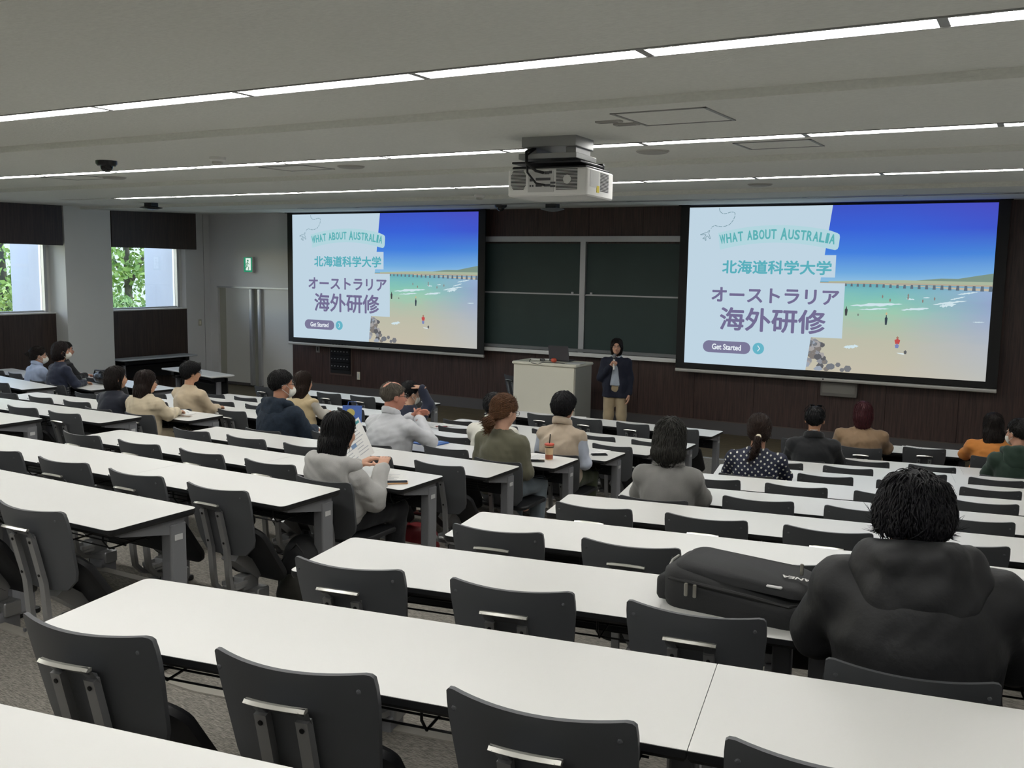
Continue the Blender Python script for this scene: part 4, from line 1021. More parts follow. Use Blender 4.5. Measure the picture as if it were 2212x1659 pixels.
def cloth(c, rough=.85, f=260, b=.12, n=.10): return mat('cloth_'+c, '#'+c, rough, noise=(14, n), bump=(f, b), sheen=.15)
def hairmat(c, c2):
    return mat('hair_'+c, '#'+c, .5, noise=(5, .5), col2='#'+c2, bump=(6, .4), stretch=(26, 26, 2.2), spec=.22)
def strands(V, F, n, L, r, seed, lift=.004, whorl=None, down=(0, 0, -1), droop=.3, jit=.25, sel=None):
    """short tapered locks lying along the hair surface"""
    N = vnormals(V, F); rs = np.random.RandomState(seed)
    ids = np.arange(len(V)) if sel is None else np.nonzero(sel(V))[0]
    if not len(ids): return np.zeros((0, 3)), np.zeros((0, 4), int)
    ids = ids[rs.randint(0, len(ids), n)]; P = V[ids]; nn = N[ids]
    if whorl is not None:
        fl = P-np.array(whorl); fl = fl/(np.linalg.norm(fl, axis=1, keepdims=True)+1e-9)*.9+np.array(down)*.7
    else: fl = np.tile(np.array(down, float), (n, 1))
    fl = fl+rs.normal(size=(n, 3))*jit; t = fl-nn*(fl*nn).sum(1, keepdims=True); t /= np.linalg.norm(t, axis=1, keepdims=True)+1e-9
    b = np.cross(t, nn); LL = L*rs.uniform(.55, 1.25, (n, 1)); S_ = 4; ring = []
    for i in range(S_+1):
        s = i/S_; c = P+t*LL*s+nn*(lift*math.sin(math.pi*min(1, s*1.2))-droop*LL*s*s*.9)
        rr = r*(1-s*.92)*(.7+.6*min(1, s*4))
        ring.append(np.stack([c+b*rr*1.6, c+nn*rr, c-b*rr*1.6], 1))
    V2 = np.stack(ring, 1).reshape(-1, 3); F2 = []
    base = np.arange(n)[:, None]*(3*(S_+1))
    for i in range(S_):
        for k in range(3):
            F2.append(base+np.array([[i*3+k, i*3+(k+1) % 3, i*3+3+(k+1) % 3, i*3+3+k]]))
    return V2, np.concatenate(F2)
def head_field(f, HC, R, k=1.0, ear=True):
    def P(p): return HC+R@(np.array(p)*k)
    f.ell(P((0, -.012, .03)), np.array((.075, .094, .083))*k, .02, R=R)
    f.ell(P((0, .03, -.035)), np.array((.059, .062, .076))*k, .03, R=R)
    f.ell(P((0, .055, -.088)), np.array((.026, .026, .02))*k, .02, R=R)
    f.cap(P((0, .085, .004)), P((0, .104, -.032)), .009*k, .0135*k, .012)
    f.ell(P((0, .088, -.058)), np.array((.022, .010, .011))*k, .008, R=R)
    for s in (-1, 1):
        f.ell(P((s*.028, .094, .004)), np.array((.016, .010, .011))*k, .012, op='sub', R=R)
        f.ell(P((s*.036, .066, -.03)), np.array((.022, .02, .02))*k, .02, R=R)
        if ear: f.ell(P((s*.077, -.008, -.012)), np.array((.012, .021, .032))*k, .008, R=R)
HAIRCOL = {}
def build_person(cfg):
    J = cfg['J']; h = cfg.get('vox', .014); sd = cfg.get('seed', 1); k = cfg.get('hs', 1.09)
    root = thing('person', cfg['label'], 'person', cfg['loc'], cfg['rz'], cfg.get('group', 'audience members'))
    HC = np.array(J['head']); R = rot_zyx(math.radians(cfg.get('hy', 0)), math.radians(cfg.get('hp', 0)), math.radians(cfg.get('hr', 0)))
    def HP(p): return HC+R@(np.array(p)*k)
    w = cfg.get('w', 1.0); fat = cfg.get('fat', 1.0); stand = cfg.get('stand', False)
    pts = np.array([np.array(v) for v in J.values()]); lo = pts.min(0)-.22; hi = pts.max(0)+.22
    lo[2] = max(lo[2], -.02)
    # --- continuous body
    f = Field(lo, hi, h*.85 if cfg.get('vox', .014) < .012 else h)
    f.ell(np.array(J['chest'])-(0, 0, .015), (.132*w, .088*fat, .145), .04); f.ell(J['waist'], (.12*w, .09*fat, .14), .05); f.ell(J['pelvis'], (.15*w, .115*fat, .11), .05)
    for s in 'LR': f.cap(np.array(J['neck'])-(0, 0, .065), J['sh'+s], .044, .038, .03)
    f.cap(np.array(J['neck'])-(0, 0, .03), HP((0, -.022, -.06)), .056*k, .049*k, .03)
    for s in 'LR':
        f.cap(J['sh'+s], J['el'+s], .046, .038, .03); f.cap(J['el'+s], J['wr'+s], .038, .026, .02)
        f.cap(J['hip'+s], J['kn'+s], .078, .055, .04); f.cap(J['kn'+s], J['an'+s], .052, .036, .03); f.cap(J['an'+s], J['to'+s], .038, .034, .02)
    head_field(f, HC, R, k)
    parts = [f.surf()]
    for s in 'LR':
        hk, fw, up = cfg.get('hand'+s, ('relaxed', np.array(J['wr'+s])-np.array(J['el'+s])+np.array((0, 0, -.0)), (0, 0, 1)))
        parts.append(put_hand(hk, J['wr'+s], fw, up, s == 'L'))
    V, F = join_vf(parts)
    body = link('body', vf_mesh('body', V, F, skin(cfg.get('skin', 'b98a72'))), root)
    # --- eyes, brows and mouth
    for s in (-1, 1):
        m_ = Matrix(R.tolist()).to_4x4(); m_.translation = Vector(HP((s*.03, .083, .003)))
        e = MB(); e.lathe([(.001, -.0105), (.007, -.008), (.0105, 0), (.007, .008), (.001, .0105)], 10, m_ @ Matrix.Scale(k, 4))
        eo = sub(body, 'eye', e, mat('eye_white', '#a89a90', .4), 80)
        m2 = Matrix(R.tolist()).to_4x4(); m2.translation = Vector(HP((s*.03, .0925, .003)))
        sub(eo, 'iris', MB().lathe([(.0005, -.004), (.0045, -.0015), (.0045, .0015), (.0005, .004)], 8, m2 @ Matrix.Rotation(math.radians(90), 4, 'X')), mat('iris_dark', '#17110e', .2), 80)
        bm = MB().tube([HP((s*.014, .096, .022)), HP((s*.03, .093, .027)), HP((s*.046, .08, .022))], [.003*k, .0042*k, .0022*k], 6)
        sub(body, 'eyebrow', bm, mat('brow_'+cfg['hair'][1], '#'+cfg['hair'][1], .7), 80)
    sub(body, 'mouth', MB().tube([HP((-.022, .088, -.058)), HP((-.008, .098, -.056)), HP((0, .099, -.057)), HP((.008, .098, -.056)), HP((.022, .088, -.058))], [.002*k, .0048*k, .0045*k, .0048*k, .002*k], 8), mat('lips', '#9d5a4f', .5), 80)
    # --- trousers and shoes
    f = Field(lo, hi, max(h, .016))
    f.ell(J['pelvis'], (.165*w, .125*fat, .12), .05)
    tw = cfg.get('leg', 1.0)
    for s in 'LR':
        f.cap(J['hip'+s], J['kn'+s], .09*tw, .07*tw, .03); f.cap(J['kn'+s], np.array(J['an'+s])+(0, 0, .02), .07*tw, .062*tw, .03)
    f.half((0, 0, J['anL'][2]-.0), (0, 0, -1))
    V, F = f.surf(); V = folds(V, vnormals(V, F), .004, sd+3)
    link('trousers', vf_mesh('trousers', V, F, cloth(cfg.get('pants', '1b1c20'))), root)
    for s in 'LR':
        g = Field(np.minimum(J['an'+s], J['to'+s])-.1, np.maximum(J['an'+s], J['to'+s])+.1, .012)
        a, t_ = np.array(J['an'+s]), np.array(J['to'+s]); g.cap((a[0], a[1]-.03, .045), (t_[0], t_[1], .04), .046, .04, .02); g.half((0, 0, .004), (0, 0, -1))
        V, F = g.surf(); link('shoe', vf_mesh('shoe', V, F, mat('shoe_'+cfg.get('shoe', '1a1a1c'), '#'+cfg.get('shoe', '1a1a1c'), .5)), root)
    # --- upper garment
    def garment(name, infl, col, sleeves=1.0, hem=None, neckhole=(.072, .08), extra=None, fold=.004, mt=None, torso=True, ff=34):
        f = Field(lo, hi, h)
        if torso:
            ch, wa, pe = (np.array(J[q], float) for q in ('chest', 'waist', 'pelvis')); pe = pe+(0, 0, .02)
            for t_ in np.linspace(0, 1, 4): f.ell(ch+(wa-ch)*t_, (.148*w-.012*t_*w+infl, (.10+.004*t_)*fat+infl, .15), .05)
            for t_ in np.linspace(.25, 1, 4): f.ell(wa+(pe-wa)*t_, (.136*w+.018*t_*w+infl, (.104+.014*t_)*fat+infl, .12), .05)
            [f.cap(np.array(J['neck'])-(0, 0, .055), np.array(J['sh'+q]), .050+infl*.5, .042+infl*.75, .05) for q in 'LR']
            f.cap(np.array(J['neck'])-(0, 0, .08), np.array(J['neck'])+(0, .005, 0), .07+infl*.6, .06+infl*.4, .04)
        if sleeves:
            for s in 'LR':
                a, b, c = (np.array(J[q+s]) for q in ('sh', 'el', 'wr'))
                f.cap(a, b, .043+infl*.7, .039+infl*.7, .035)
                if sleeves > .5: f.cap(b, b+(c-b)*.93, .039+infl*.7, .029+infl*.6, .03)
        if extra: extra(f)
        if neckhole:
            n_ = np.array(J['neck']); f.ell(n_+np.array((0, .02, .075)), (neckhole[0], neckhole[1], .075), .012, op='sub')
        f.half((0, 0, hem if hem is not None else J['pelvis'][2]-.09), (0, 0, -1))
        V, F = f.surf(); V = folds(V, vnormals(V, F), fold*1.5, sd, ff)
        return link(name, vf_mesh(name, V, F, mt or cloth(col)), root)
    cfg['garments'](garment, J, root, HP) if cfg.get('garments') else garment('shirt', .02, cfg['top'])
    # --- hair
    st, c1, c2 = cfg['hair'][:3]; hm = hairmat(c1, c2)
    hv = .0062 if h < .012 else .0085
    lh, hh = HC-np.array((.16, .2, .16)), HC+np.array((.16, .17, .16))
    if st in ('long', 'longer'): lh[2] -= .30; lh[1] -= .04
    if st in ('pony', 'lowbun', 'bun'): lh[2] -= .22; lh[1] -= .08; lh[0] -= .05; hh[0] += .05
    if st in ('bob', 'bobshort', 'shag'): lh[2] -= .08
    g = Field(lh, hh, hv)
    def el(c, r, kk=.012, op='add'): g.ell(HP(c), np.array(r)*k, kk, op, R)
    if st in ('short', 'crop', 'balding', 'mop', 'thick'):
        t_ = {'short': .014, 'crop': .008, 'balding': .009, 'mop': .022, 'thick': .026}[st]
        el((0, -.014, .033), (.075+t_, .094+t_, .083+t_))
        if st in ('mop', 'thick'): el((0, -.05, .0), (.083+t_*.3, .06, .075), .03); 
        a = {'mop': .012, 'thick': .008}.get(st, .0)
        nz = HP((0, -.095, {'mop': -.085, 'thick': -.055, 'crop': -.05, 'short': -.062, 'balding': -.07}[st])); fz = HP((0, .075, .055-a*2)); sl = (fz-nz); side = R@np.array((1, 0, 0)); n_ = np.cross(side, sl); n_ = -n_/np.linalg.norm(n_)
        g.half(nz, n_, .01)
        if st in ('mop',): el((0, .04, .06), (.082, .06, .045), .02)
        for s in (-1, 1): el((s*.082, .0, -.03), (.014, .034, .034), .008, 'sub')
        if st == 'balding': el((0, .035, .115), (.05, .085, .055), .012, 'sub'); el((.0, -.075, .10), (.035, .045, .045), .01, 'sub')
    else:
        el((0, -.014, .036), (.088, .108, .096))
        if st in ('bob', 'bobshort', 'shag'):
            zb = {'bob': -.135, 'bobshort': -.115, 'shag': -.13}[st]
            el((0, -.03, -.03), (.092, .095, .10), .03); g.cap(HP((0, -.04, -.02)), HP((0, -.045, zb+.04)), .084*k, .078*k, .03)
            if st == 'shag': el((0, -.05, -.07), (.098, .085, .075), .02)
            g.half(HP((0, 0, zb)), R@np.array((0, .12, -1)), .01)
        if st in ('long', 'longer'):
            zl = cfg.get('hairlen', .26); hb = cfg.get('hairback', 0)
            g.cap(HP((0, -.03, -.02)), HP((0, -.05, -.10)), .09*k, .085*k, .03)
            for s in (-.045, -.015, .015, .045): g.cap(HP((s, -.06, -.06)), HC+np.array((s*1.25, -.085-.05*zl-hb, -zl)), .048*k, .03*k, .025)
        if st in ('pony', 'lowbun', 'bun'):
            el((0, -.03, -.005), (.084, .092, .09), .02)
            nz = HP((0, -.09, -.078)); fz = HP((0, .075, .03)); n_ = np.cross(R@np.array((1, 0, 0)), fz-nz); g.half(nz, -n_/np.linalg.norm(n_), .012)
        if st == 'pony':
            g.cap(HP((0, -.10, -.035)), HP((-.005, -.135, -.045)), .026, .024, .012)
            pp = [HP((-.005, -.13, -.04)), HP((-.012, -.14, -.10)), HP((-.03, -.13, -.16)), HP((-.062, -.125, -.215))]
            for i in range(3): g.cap(pp[i], pp[i+1], (.026, .03, .026)[i], (.03, .026, .012)[i], .012)
        if st == 'lowbun':
            g.cap(HP((0, -.09, -.06)), HP((-.01, -.115, -.085)), .036, .032, .012); el((-.028, -.125, -.10), (.032, .026, .03), .01); el((.025, -.118, -.105), (.03, .024, .032), .01)
            g.cap(HP((0, -.12, -.09)), HP((0, -.115, -.16)), .036, .022, .012)
        if st == 'bun':
            el((.0, -.122, .02), (.034, .034, .036), .008)
        fr = cfg.get('face_open', 1.0)
        el((0, .112, -.05), (.066*fr, .092, .11), .012, 'sub'); el((0, .13, .03), (.052*fr, .066, .055), .015, 'sub')
        if st in ('bobshort', 'pony', 'bun', 'lowbun'):
            for s in (-1, 1): el((s*.088, .02, -.02), (.02, .03, .036), .008, 'sub')
    V, F = g.surf()
    if st in ('thick', 'mop', 'shag', 'lowbun', 'short'): V = folds(V, vnormals(V, F), .0045 if st == 'thick' else .0025, sd+9, 90)
    ns = cfg.get('strands', 700)
    sl = dict(short=(.03, .0022), crop=(.014, .0016), balding=(.02, .0016), mop=(.045, .0026), thick=(.05, .0023)).get(st, (.07, .0024))
    Lh, rh = sl
    parts = [(V, F)]
    if st in ('pony', 'lowbun', 'bun'): tgt = HP((0, -.12, -.06) if st != 'bun' else (0, -.12, .02)); parts.append(strands(V, F, ns, .06, rh, sd, .002, None, tuple((tgt-HC)/.12), .15, .18))
    else: parts.append(strands(V, F, ns, Lh, rh, sd, sel=(None if st in ('thick', 'short', 'crop', 'balding', 'mop') else (lambda q: (((q-HC)@R)[:, 1] < .035*k) | (((q-HC)@R)[:, 2] > .10*k))), *( .006 if st == 'thick' else .003, HP((0, -.05, .14)), (0, 0, -1), .28 if Lh > .03 else .1, .35 if st in ('thick', 'shag') else .14)))
    V, F = join_vf(parts)
    ho = link('hair', vf_mesh('hair', V, F, hm), root)
    if st == 'pony': sub(ho, 'hair_clip', MB().lathe([(.008, 0), (.02, .006), (.022, .014), (.012, .02)], 10, T(*HP((0, -.128, -.03))) @ Matrix.Rotation(math.radians(70), 4, 'X')), mat('pearl_clip', '#d6cdb4', .3), 60)
    if st == 'bun': sub(ho, 'hair_tie', MB().lathe([(.034, -.006), (.038, 0), (.034, .006)], 14, T(*HP((0, -.10, .02))) @ Matrix.Rotation(math.radians(90), 4, 'X')), mat('pearl_tie', '#d8cfc8', .4), 60)
    # --- accessories
    acc = cfg.get('acc', ())
    if 'glasses' in acc:
        gm = MB()
        for s in (-1, 1):
            c = [HP((s*.031+.022*math.cos(a)*1.05, .106-.004*abs(math.cos(a)), .002+.017*math.sin(a))) for a in [2*math.pi*i/14 for i in range(15)]]
            gm.tube(c, .0016*k, 5, False); gm.tube([HP((s*.053, .103, .006)), HP((s*.072, .085, .008)), HP((s*.080, .0, .004)), HP((s*.079, -.015, -.008))], .0018*k, 5)
        gm.tube([HP((-.009, .107, .004)), HP((0, .11, .006)), HP((.009, .107, .004))], .0015*k, 5)
        sub(root, 'glasses', gm, mat('glasses_frame', '#2a2622', .35, .4))
    if 'sunglasses' in acc:
        gm = MB()
        for s in (-1, 1):
            gm.rbox((s*.035-.026, -.004, -.018), (s*.035+.026, .003, .018), .01, 3, axis=1, mtx=T(*HP((0, .03, .128))) @ Matrix(R.tolist()).to_4x4() @ Matrix.Rotation(math.radians(58), 4, 'X'))
            gm.tube([HP((s*.06, .03, .128)), HP((s*.088, -.01, .10)), HP((s*.092, -.05, .075))], .003, 6)
        sub(root, 'sunglasses', gm, mat('dark_lens', '#17181a', .1, .2))
    if 'mask' in acc:
        q = Field(HC-.2, HC+.2, .008); q.ell(HP((0, .042, -.058)), np.array((.066, .066, .062))*k, .01, R=R); q.ell(HP((0, .09, -.058)), np.array((.03, .03, .03))*k, .03, R=R)
        q.half(HP((0, .045, 0)), R@np.array((0, -1, 0)), .006); q.half(HP((0, .1, -.018)), R@np.array((0, .25, 1)), .006)
        V, F = q.surf(); mo = link('face_mask', vf_mesh('face_mask', V, F, mat('mask_white', '#d8d6cc', .8)), root)
        lm = MB()
        for s in (-1, 1):
            lm.tube([HP((s*.063, .05, -.03)), HP((s*.082, .0, .012)), HP((s*.088, -.028, .0))], .0022, 5); lm.tube([HP((s*.06, .05, -.09)), HP((s*.082, .0, -.05)), HP((s*.086, -.026, -.03))], .0022, 5)
        sub(mo, 'ear_loop', lm, M_WHITE)
    return root
def seated(lean=.0, ht=1.27, arms='desk', w=1.0, headf=.035, tw=0.0, headx=0.0, drop=0.0):
    """joints of a sitter whose hair reaches ht above the floor"""
    kz = (ht-.14-.45)/(1.125-.45)
    def Z(z): return .45+(z-.45)*kz
    sw = .175*w
    J = dict(pelvis=(0, -.01, .55), waist=(0, .0+.3*lean, Z(.69)), chest=(0, .0+.7*lean, Z(.835-drop)), neck=(headx*.3, lean, Z(.968-drop)), head=(headx, lean+headf, Z(1.125)),
             shL=(-sw, lean*.95+tw, Z(.892-drop)), shR=(sw, lean*.95-tw, Z(.892-drop)), hipL=(-.085, .02, .53), hipR=(.085, .02, .53), knL=(-.11, .43, .52), knR=(.11, .43, .52),
             anL=(-.11, .40, .09), anR=(.11, .40, .09), toL=(-.115, .52, .04), toR=(.115, .52, .04))
    if arms == 'desk':
        J.update(elL=(-.225*w, lean+.10, .765), elR=(.225*w, lean+.10, .765), wrL=(-.13, lean+.30, .76), wrR=(.13, lean+.30, .76))
    elif arms == 'lap':
        J.update(elL=(-.225*w, lean+.01, Z(.68)), elR=(.225*w, lean+.01, Z(.68)), wrL=(-.10, .22, .66), wrR=(.10, .22, .66))
    return J
def at_seat(key, d=0.0, back=0.0):
    p, az = SEATPOS[key]; u = Vector((math.cos(az), math.sin(az), 0)); w_ = Vector((-math.sin(az), math.cos(az), 0))
    q = p+u*d+w_*(.14-back); return (q.x, q.y, q.z), az
# ------------------------------------------------------------------ who sits where
def hood_shape(J, sx=1.0, drop=.0, infl=.0):
    n = np.array(J['neck'])
    def fn(f):
        f.ell(n+(0, -.085, -.03-drop*.5), (.13*sx+infl, .055+infl, .10+drop*.5), .04)
        f.ell(n+(0, -.10, -.09-drop), (.08*sx+infl, .045+infl, .07+drop*.4), .04)
        ring = [(-.02, .085, -.05), (-.085, .06, -.02), (-.115*sx, 0, .0), (-.10*sx, -.06, .025), (0, -.095, .04), (.10*sx, -.06, .025), (.115*sx, 0, .0), (.085, .06, -.02), (.02, .085, -.05)]
        for a, b in zip(ring[:-1], ring[1:]): f.cap(n+a, n+b, .03+infl, .03+infl, .03)
    return fn
def collar_shape(J, r=.013, hgt=.03, R0=.066):
    n = np.array(J['neck'])
    def fn(f):
        P = [n+np.array((R0*math.sin(a), R0*1.05*math.cos(a)+.004, .025+hgt-.03*math.cos(a))) for a in [math.radians(20+320*i/14) for i in range(15)]]
        for a, b in zip(P[:-1], P[1:]): f.cap(a, b, r, r, .012); f.cap(a-(0, 0, .03), b-(0, 0, .03), r*1.2, r*1.2, .015)
    return fn
def G_hoodie(col, infl=.03, sx=1.0, drop=.03, mt=None, hinf=.0, fold=.005):
    def fn(g, J, root, HP):
        top = g('hoodie', infl, col, fold=fold, mt=mt)
        hd = g('hood', 0, col, sleeves=0, torso=False, extra=hood_shape(J, sx, drop, hinf), neckhole=(.068, .085), fold=.006, mt=mt, ff=26)
        return top
    return fn
def G_shirt(col, infl=.02, name='shirt', fold=.004, collar=True, mt=None, neck=(.068, .078)):
    def fn(g, J, root, HP):
        top = g(name, infl, col, fold=fold, mt=mt, neckhole=neck)
        if collar: g('collar', 0, col, sleeves=0, torso=False, extra=collar_shape(J), neckhole=(.055, .06), fold=.0, mt=mt)
    return fn
def G_vest(col, under, infl=.035, collar=True):
    def fn(g, J, root, HP):
        g('shirt', .018, under)
        g('vest', infl, col, sleeves=0, fold=.006)
        if collar: g('collar', 0, col, sleeves=0, torso=False, extra=collar_shape(J, .016, .035, .072), neckhole=(.058, .062), fold=.0)
    return fn
def G_suit(col, infl=.032, inner='c9c9c9'):
    def fn(g, J, root, HP):
        g('shirt', .014, inner, extra=collar_shape(J, .01, .03, .06))
        g('jacket', infl, col, fold=.004, neckhole=(.078, .085))
        g('collar', 0, col, sleeves=0, torso=False, extra=collar_shape(J, .016, .008, .082), neckhole=(.066, .072), fold=0)
    return fn
def dots():
    m = bpy.data.materials.new('navy_polka_dot'); m.use_nodes = True
    nt = m.node_tree; b = nt.nodes['Principled BSDF']; L = nt.links
    tc = nt.nodes.new('ShaderNodeTexCoord'); mp = nt.nodes.new('ShaderNodeMapping'); mp.inputs['Rotation'].default_value = (0, 0, .6); mp.inputs['Scale'].default_value = (1, 1, 1)
    sx = nt.nodes.new('ShaderNodeSeparateXYZ'); cb = nt.nodes.new('ShaderNodeCombineXYZ'); L.new(tc.outputs['Object'], sx.inputs[0]); L.new(sx.outputs[0], cb.inputs[0]); L.new(sx.outputs[2], cb.inputs[1]); L.new(cb.outputs[0], mp.inputs['Vector'])
    v = nt.nodes.new('ShaderNodeTexVoronoi'); v.voronoi_dimensions = '2D'; v.inputs['Scale'].default_value = 27; v.inputs['Randomness'].default_value = .15; L.new(mp.outputs[0], v.inputs['Vector'])
    r = nt.nodes.new('ShaderNodeValToRGB'); r.color_ramp.interpolation = 'CONSTANT'; e = r.color_ramp.elements
    e[0].position = 0; e[0].color = (*S('#cfcfc4'), 1); e[1].position = .20; e[1].color = (*S('#151b33'), 1)
    L.new(v.outputs['Distance'], r.inputs['Fac']); L.new(r.outputs[0], b.inputs['Base Color']); b.inputs['Roughness'].default_value = .7
    return m
def plaid():
    m = bpy.data.materials.new('grey_plaid'); m.use_nodes = True
    nt = m.node_tree; b = nt.nodes['Principled BSDF']; L = nt.links
    tc = nt.nodes.new('ShaderNodeTexCoord'); w1 = nt.nodes.new('ShaderNodeTexWave'); w1.inputs['Scale'].default_value = 9; w2 = nt.nodes.new('ShaderNodeTexWave'); w2.bands_direction = 'Z'; w2.inputs['Scale'].default_value = 9
    L.new(tc.outputs['Object'], w1.inputs['Vector']); L.new(tc.outputs['Object'], w2.inputs['Vector'])
    a = nt.nodes.new('ShaderNodeMath'); a.operation = 'MULTIPLY'; L.new(w1.outputs['Fac'], a.inputs[0]); L.new(w2.outputs['Fac'], a.inputs[1])
    r = nt.nodes.new('ShaderNodeValToRGB'); e = r.color_ramp.elements; e[0].color = (*S('#1e2330'), 1); e[1].color = (*S('#7d7f80'), 1); e[1].position = .7
    L.new(a.outputs[0], r.inputs['Fac']); L.new(r.outputs[0], b.inputs['Base Color']); b.inputs['Roughness'].default_value = .85
    return m
def G_near(g, J, root, HP):
    mt = mat('black_shell_fabric', '#1a1b1e', .62, noise=(6, .3), bump=(30, .25))
    g('jacket', .05, 'x', fold=.005, mt=mt, ff=24)
    n = np.array(J['neck'])
    def hd(f):
        for s in (-1, 1):
            f.cap(n+(s*.135, -.05, -.01), n+(s*.05, -.155, -.20), .05, .038, .05); f.cap(n+(s*.12, -.03, .035), n+(s*.06, -.10, .05), .038, .036, .04)
            f.cap(n+(s*.12, -.03, .03), n+(s*.08, .07, -.02), .036, .034, .03)
        f.ell(n+(0, -.105, -.05), (.125, .06, .12), .05); f.cap(n+(-.07, -.10, .05), n+(.07, -.10, .05), .036, .036, .03); f.cap(n+(0, -.14, -.16), n+(0, -.165, -.225), .05, .03, .04)
    g('hood', 0, 'x', sleeves=0, torso=False, extra=hd, neckhole=(.078, .09), fold=.008, mt=mt, ff=24)
PEOPLE = []
def P(label, key, d=0, back=0, **k):
    loc, az = at_seat(key, d, back); yaw = k.pop('yaw', 0)
    ht_ = k.pop('ht', 1.27); k.setdefault('J', seated(k.pop('lean', .02), ht_, k.pop('arms', 'desk'), k.get('w', 1.0), headf=k.pop('headf', .035), tw=k.pop('tw', 0.0), headx=k.pop('headx', 0.0), drop=k.pop('drop', 0.0)))
    k.update(label=label, loc=loc, rz=az+math.radians(yaw), seed=len(PEOPLE)*13+5); PEOPLE.append(k)
BLACKH = ('15141a', '08080a')
# wall-side block
P('person in a black hooded jacket bent over the desk beside a black backpack', ('R', 2, 3), .02, .02, vox=.0098, w=1.18, fat=1.12, ht=1.275, lean=.06, headf=.06, hp=22, hy=-6, hs=1.04, headx=-.02, drop=-.05, hair=('thick', *BLACKH), strands=2600, skin='b07a60',
  garments=G_near, pants='141519')
P('grey-haired person in a grey suit jacket, elbows on the desk', ('R', 5, 0), .05, vox=.012, ht=1.28, w=.86, hp=4, hair=('shag', '34332f', '161513'), strands=1500, garments=G_suit('7b7a77'), skin='b98f78')
P('person with a brown ponytail in a navy polka dot blouse', ('R', 7, 0), .06, ht=1.28, w=1.0, hy=4, hair=('pony', '35261f', '1c130f'), strands=900, garments=lambda g, J, r, H: g('blouse', .03, 'x', mt=dots(), neckhole=(.085, .095), fold=.006), skin='b98b72', headx=.01)
P('person in a black suit with sunglasses pushed up on black hair', ('R', 9, 0), .09, ht=1.33, w=1.12, fat=1.1, hy=-4, hair=('short', '141417', '0a0a0c'), acc=('sunglasses',), garments=G_suit('15171b'), skin='b28467')
P('person with dark red hair in a tan jacket in the front row', ('R', 10, 1), 0, ht=1.28, w=1.18, fat=1.3, hy=6, hair=('bob', '4a2026', '2a1114'), garments=G_shirt('8a7156', .035, 'jacket', .006), skin='c49a80')
P('person in an orange shirt with long black and blond hair', ('R', 10, 3), 0, ht=1.24, w=1.05, fat=1.1, hy=6, hair=('long', '1f1714', '0c0908'), hairlen=.34, garments=G_shirt('c47c35', .03, 'shirt', .005, False), skin='b98b72')
P('person in a dark green hoodie at the edge of the picture, masked', ('R', 9, 3), .12, ht=1.33, hy=38, hair=('short', '1a1816', '0d0c0b'), acc=('mask', 'glasses'), garments=G_hoodie('22382c', .03), skin='c09078')
# inner block by the camera aisle
P('person with a straight black bob in a light grey hoodie reading a handout', ('C', 4, 0), -.05, vox=.011, w=.9, ht=1.20, yaw=-6, hp=6, hy=-6, hair=('long', '111013', '060607'), hs=1.0, hairlen=.20, hairback=.0, strands=1800, garments=G_hoodie('a7a6a3', .04, 1.35, .045, None, .01, .006), pants='15161a', skin='c79b84',
  J={**seated(.0, 1.2, 'desk', .9, drop=.06), 'elR': (.235, .09, .66), 'wrR': (.10, .30, .80), 'elL': (-.22, .10, .70), 'wrL': (-.10, .29, .80)})
P('person with ginger hair in a low bun, olive green sweater', ('C', 6, 0), -.08, ht=1.30, yaw=-4, hp=14, hy=-18, hair=('lowbun', '6e4c33', '4a3222'), strands=1400, acc=('glasses',), garments=G_shirt('5f5d4b', .035, 'sweater', .006, False, neck=(.08, .085)), pants='7e8a93', skin='d0a48c', arms='lap')
P('balding grey-haired person in a white shirt, hands clasped before the chin', ('C', 6, 2), .03, vox=.012, ht=1.33, w=1.18, fat=1.4, yaw=-8, hy=-24, hp=4, hair=('balding', '6e675d', '3f3a34'), strands=1600, acc=('glasses',), garments=G_shirt('c6c8cc', .035, 'shirt', .006), skin='bf8672',
  J={**seated(.05, 1.33, 'desk', 1.18), 'elR': (.26, .26, .80), 'wrR': (.075, .33, .97), 'elL': (-.22, .28, .80), 'wrL': (-.015, .33, .985)}, handR=('relaxed', (-.35, .6, .35), (.7, .2, .4)), handL=('relaxed', (.5, .6, .3), (-.7, .3, .4)))
P('person in a navy hoodie and white mask with short black hair', ('C', 6, 4), .02, vox=.0125, ht=1.34, w=1.2, fat=1.25, yaw=-6, hy=-24, hair=('short', '141315', '08080a'), strands=1200, acc=('mask', 'glasses'), garments=G_hoodie('1d2b3b', .04, 1.15, .05, mat('navy_fleece', '#1d2b3b', .9, noise=(40, .35), bump=(90, .2))), skin='b9866c')
P('person in a beige vest over a pale blue shirt, split black hair', ('C', 7, 0), -.05, ht=1.33, w=1.05, hy=2, hair=('mop', '16151a', '09090b'), strands=1300, garments=G_vest('b6a692', 'b4bccb'), pants='3f4630', skin='b98b72', arms='lap')
P('person in a white shirt partly hidden by the ginger-haired person', ('C', 7, 1), -.15, ht=1.27, w=1.15, fat=1.15, hy=-4, hair=('short', '17171a', '0a0a0c'), acc=('glasses',), garments=G_shirt('d8d6cb', .03), skin='b98b72')
P('person in a navy sweatshirt with a hand on top of the head', ('C', 8, 4), .0, ht=1.27, hy=-22, hp=8, hair=('short', '121215', '070708'), garments=G_shirt('1a2136', .035, 'sweatshirt', .005, False), skin='c9a188',
  J={**seated(.03, 1.27, 'desk', 1.05), 'elR': (.21, .13, 1.0), 'wrR': (.14, .09, 1.20)}, handR=('flat', (-.75, -.25, .22), (.2, .1, 1)), acc=('mask',))
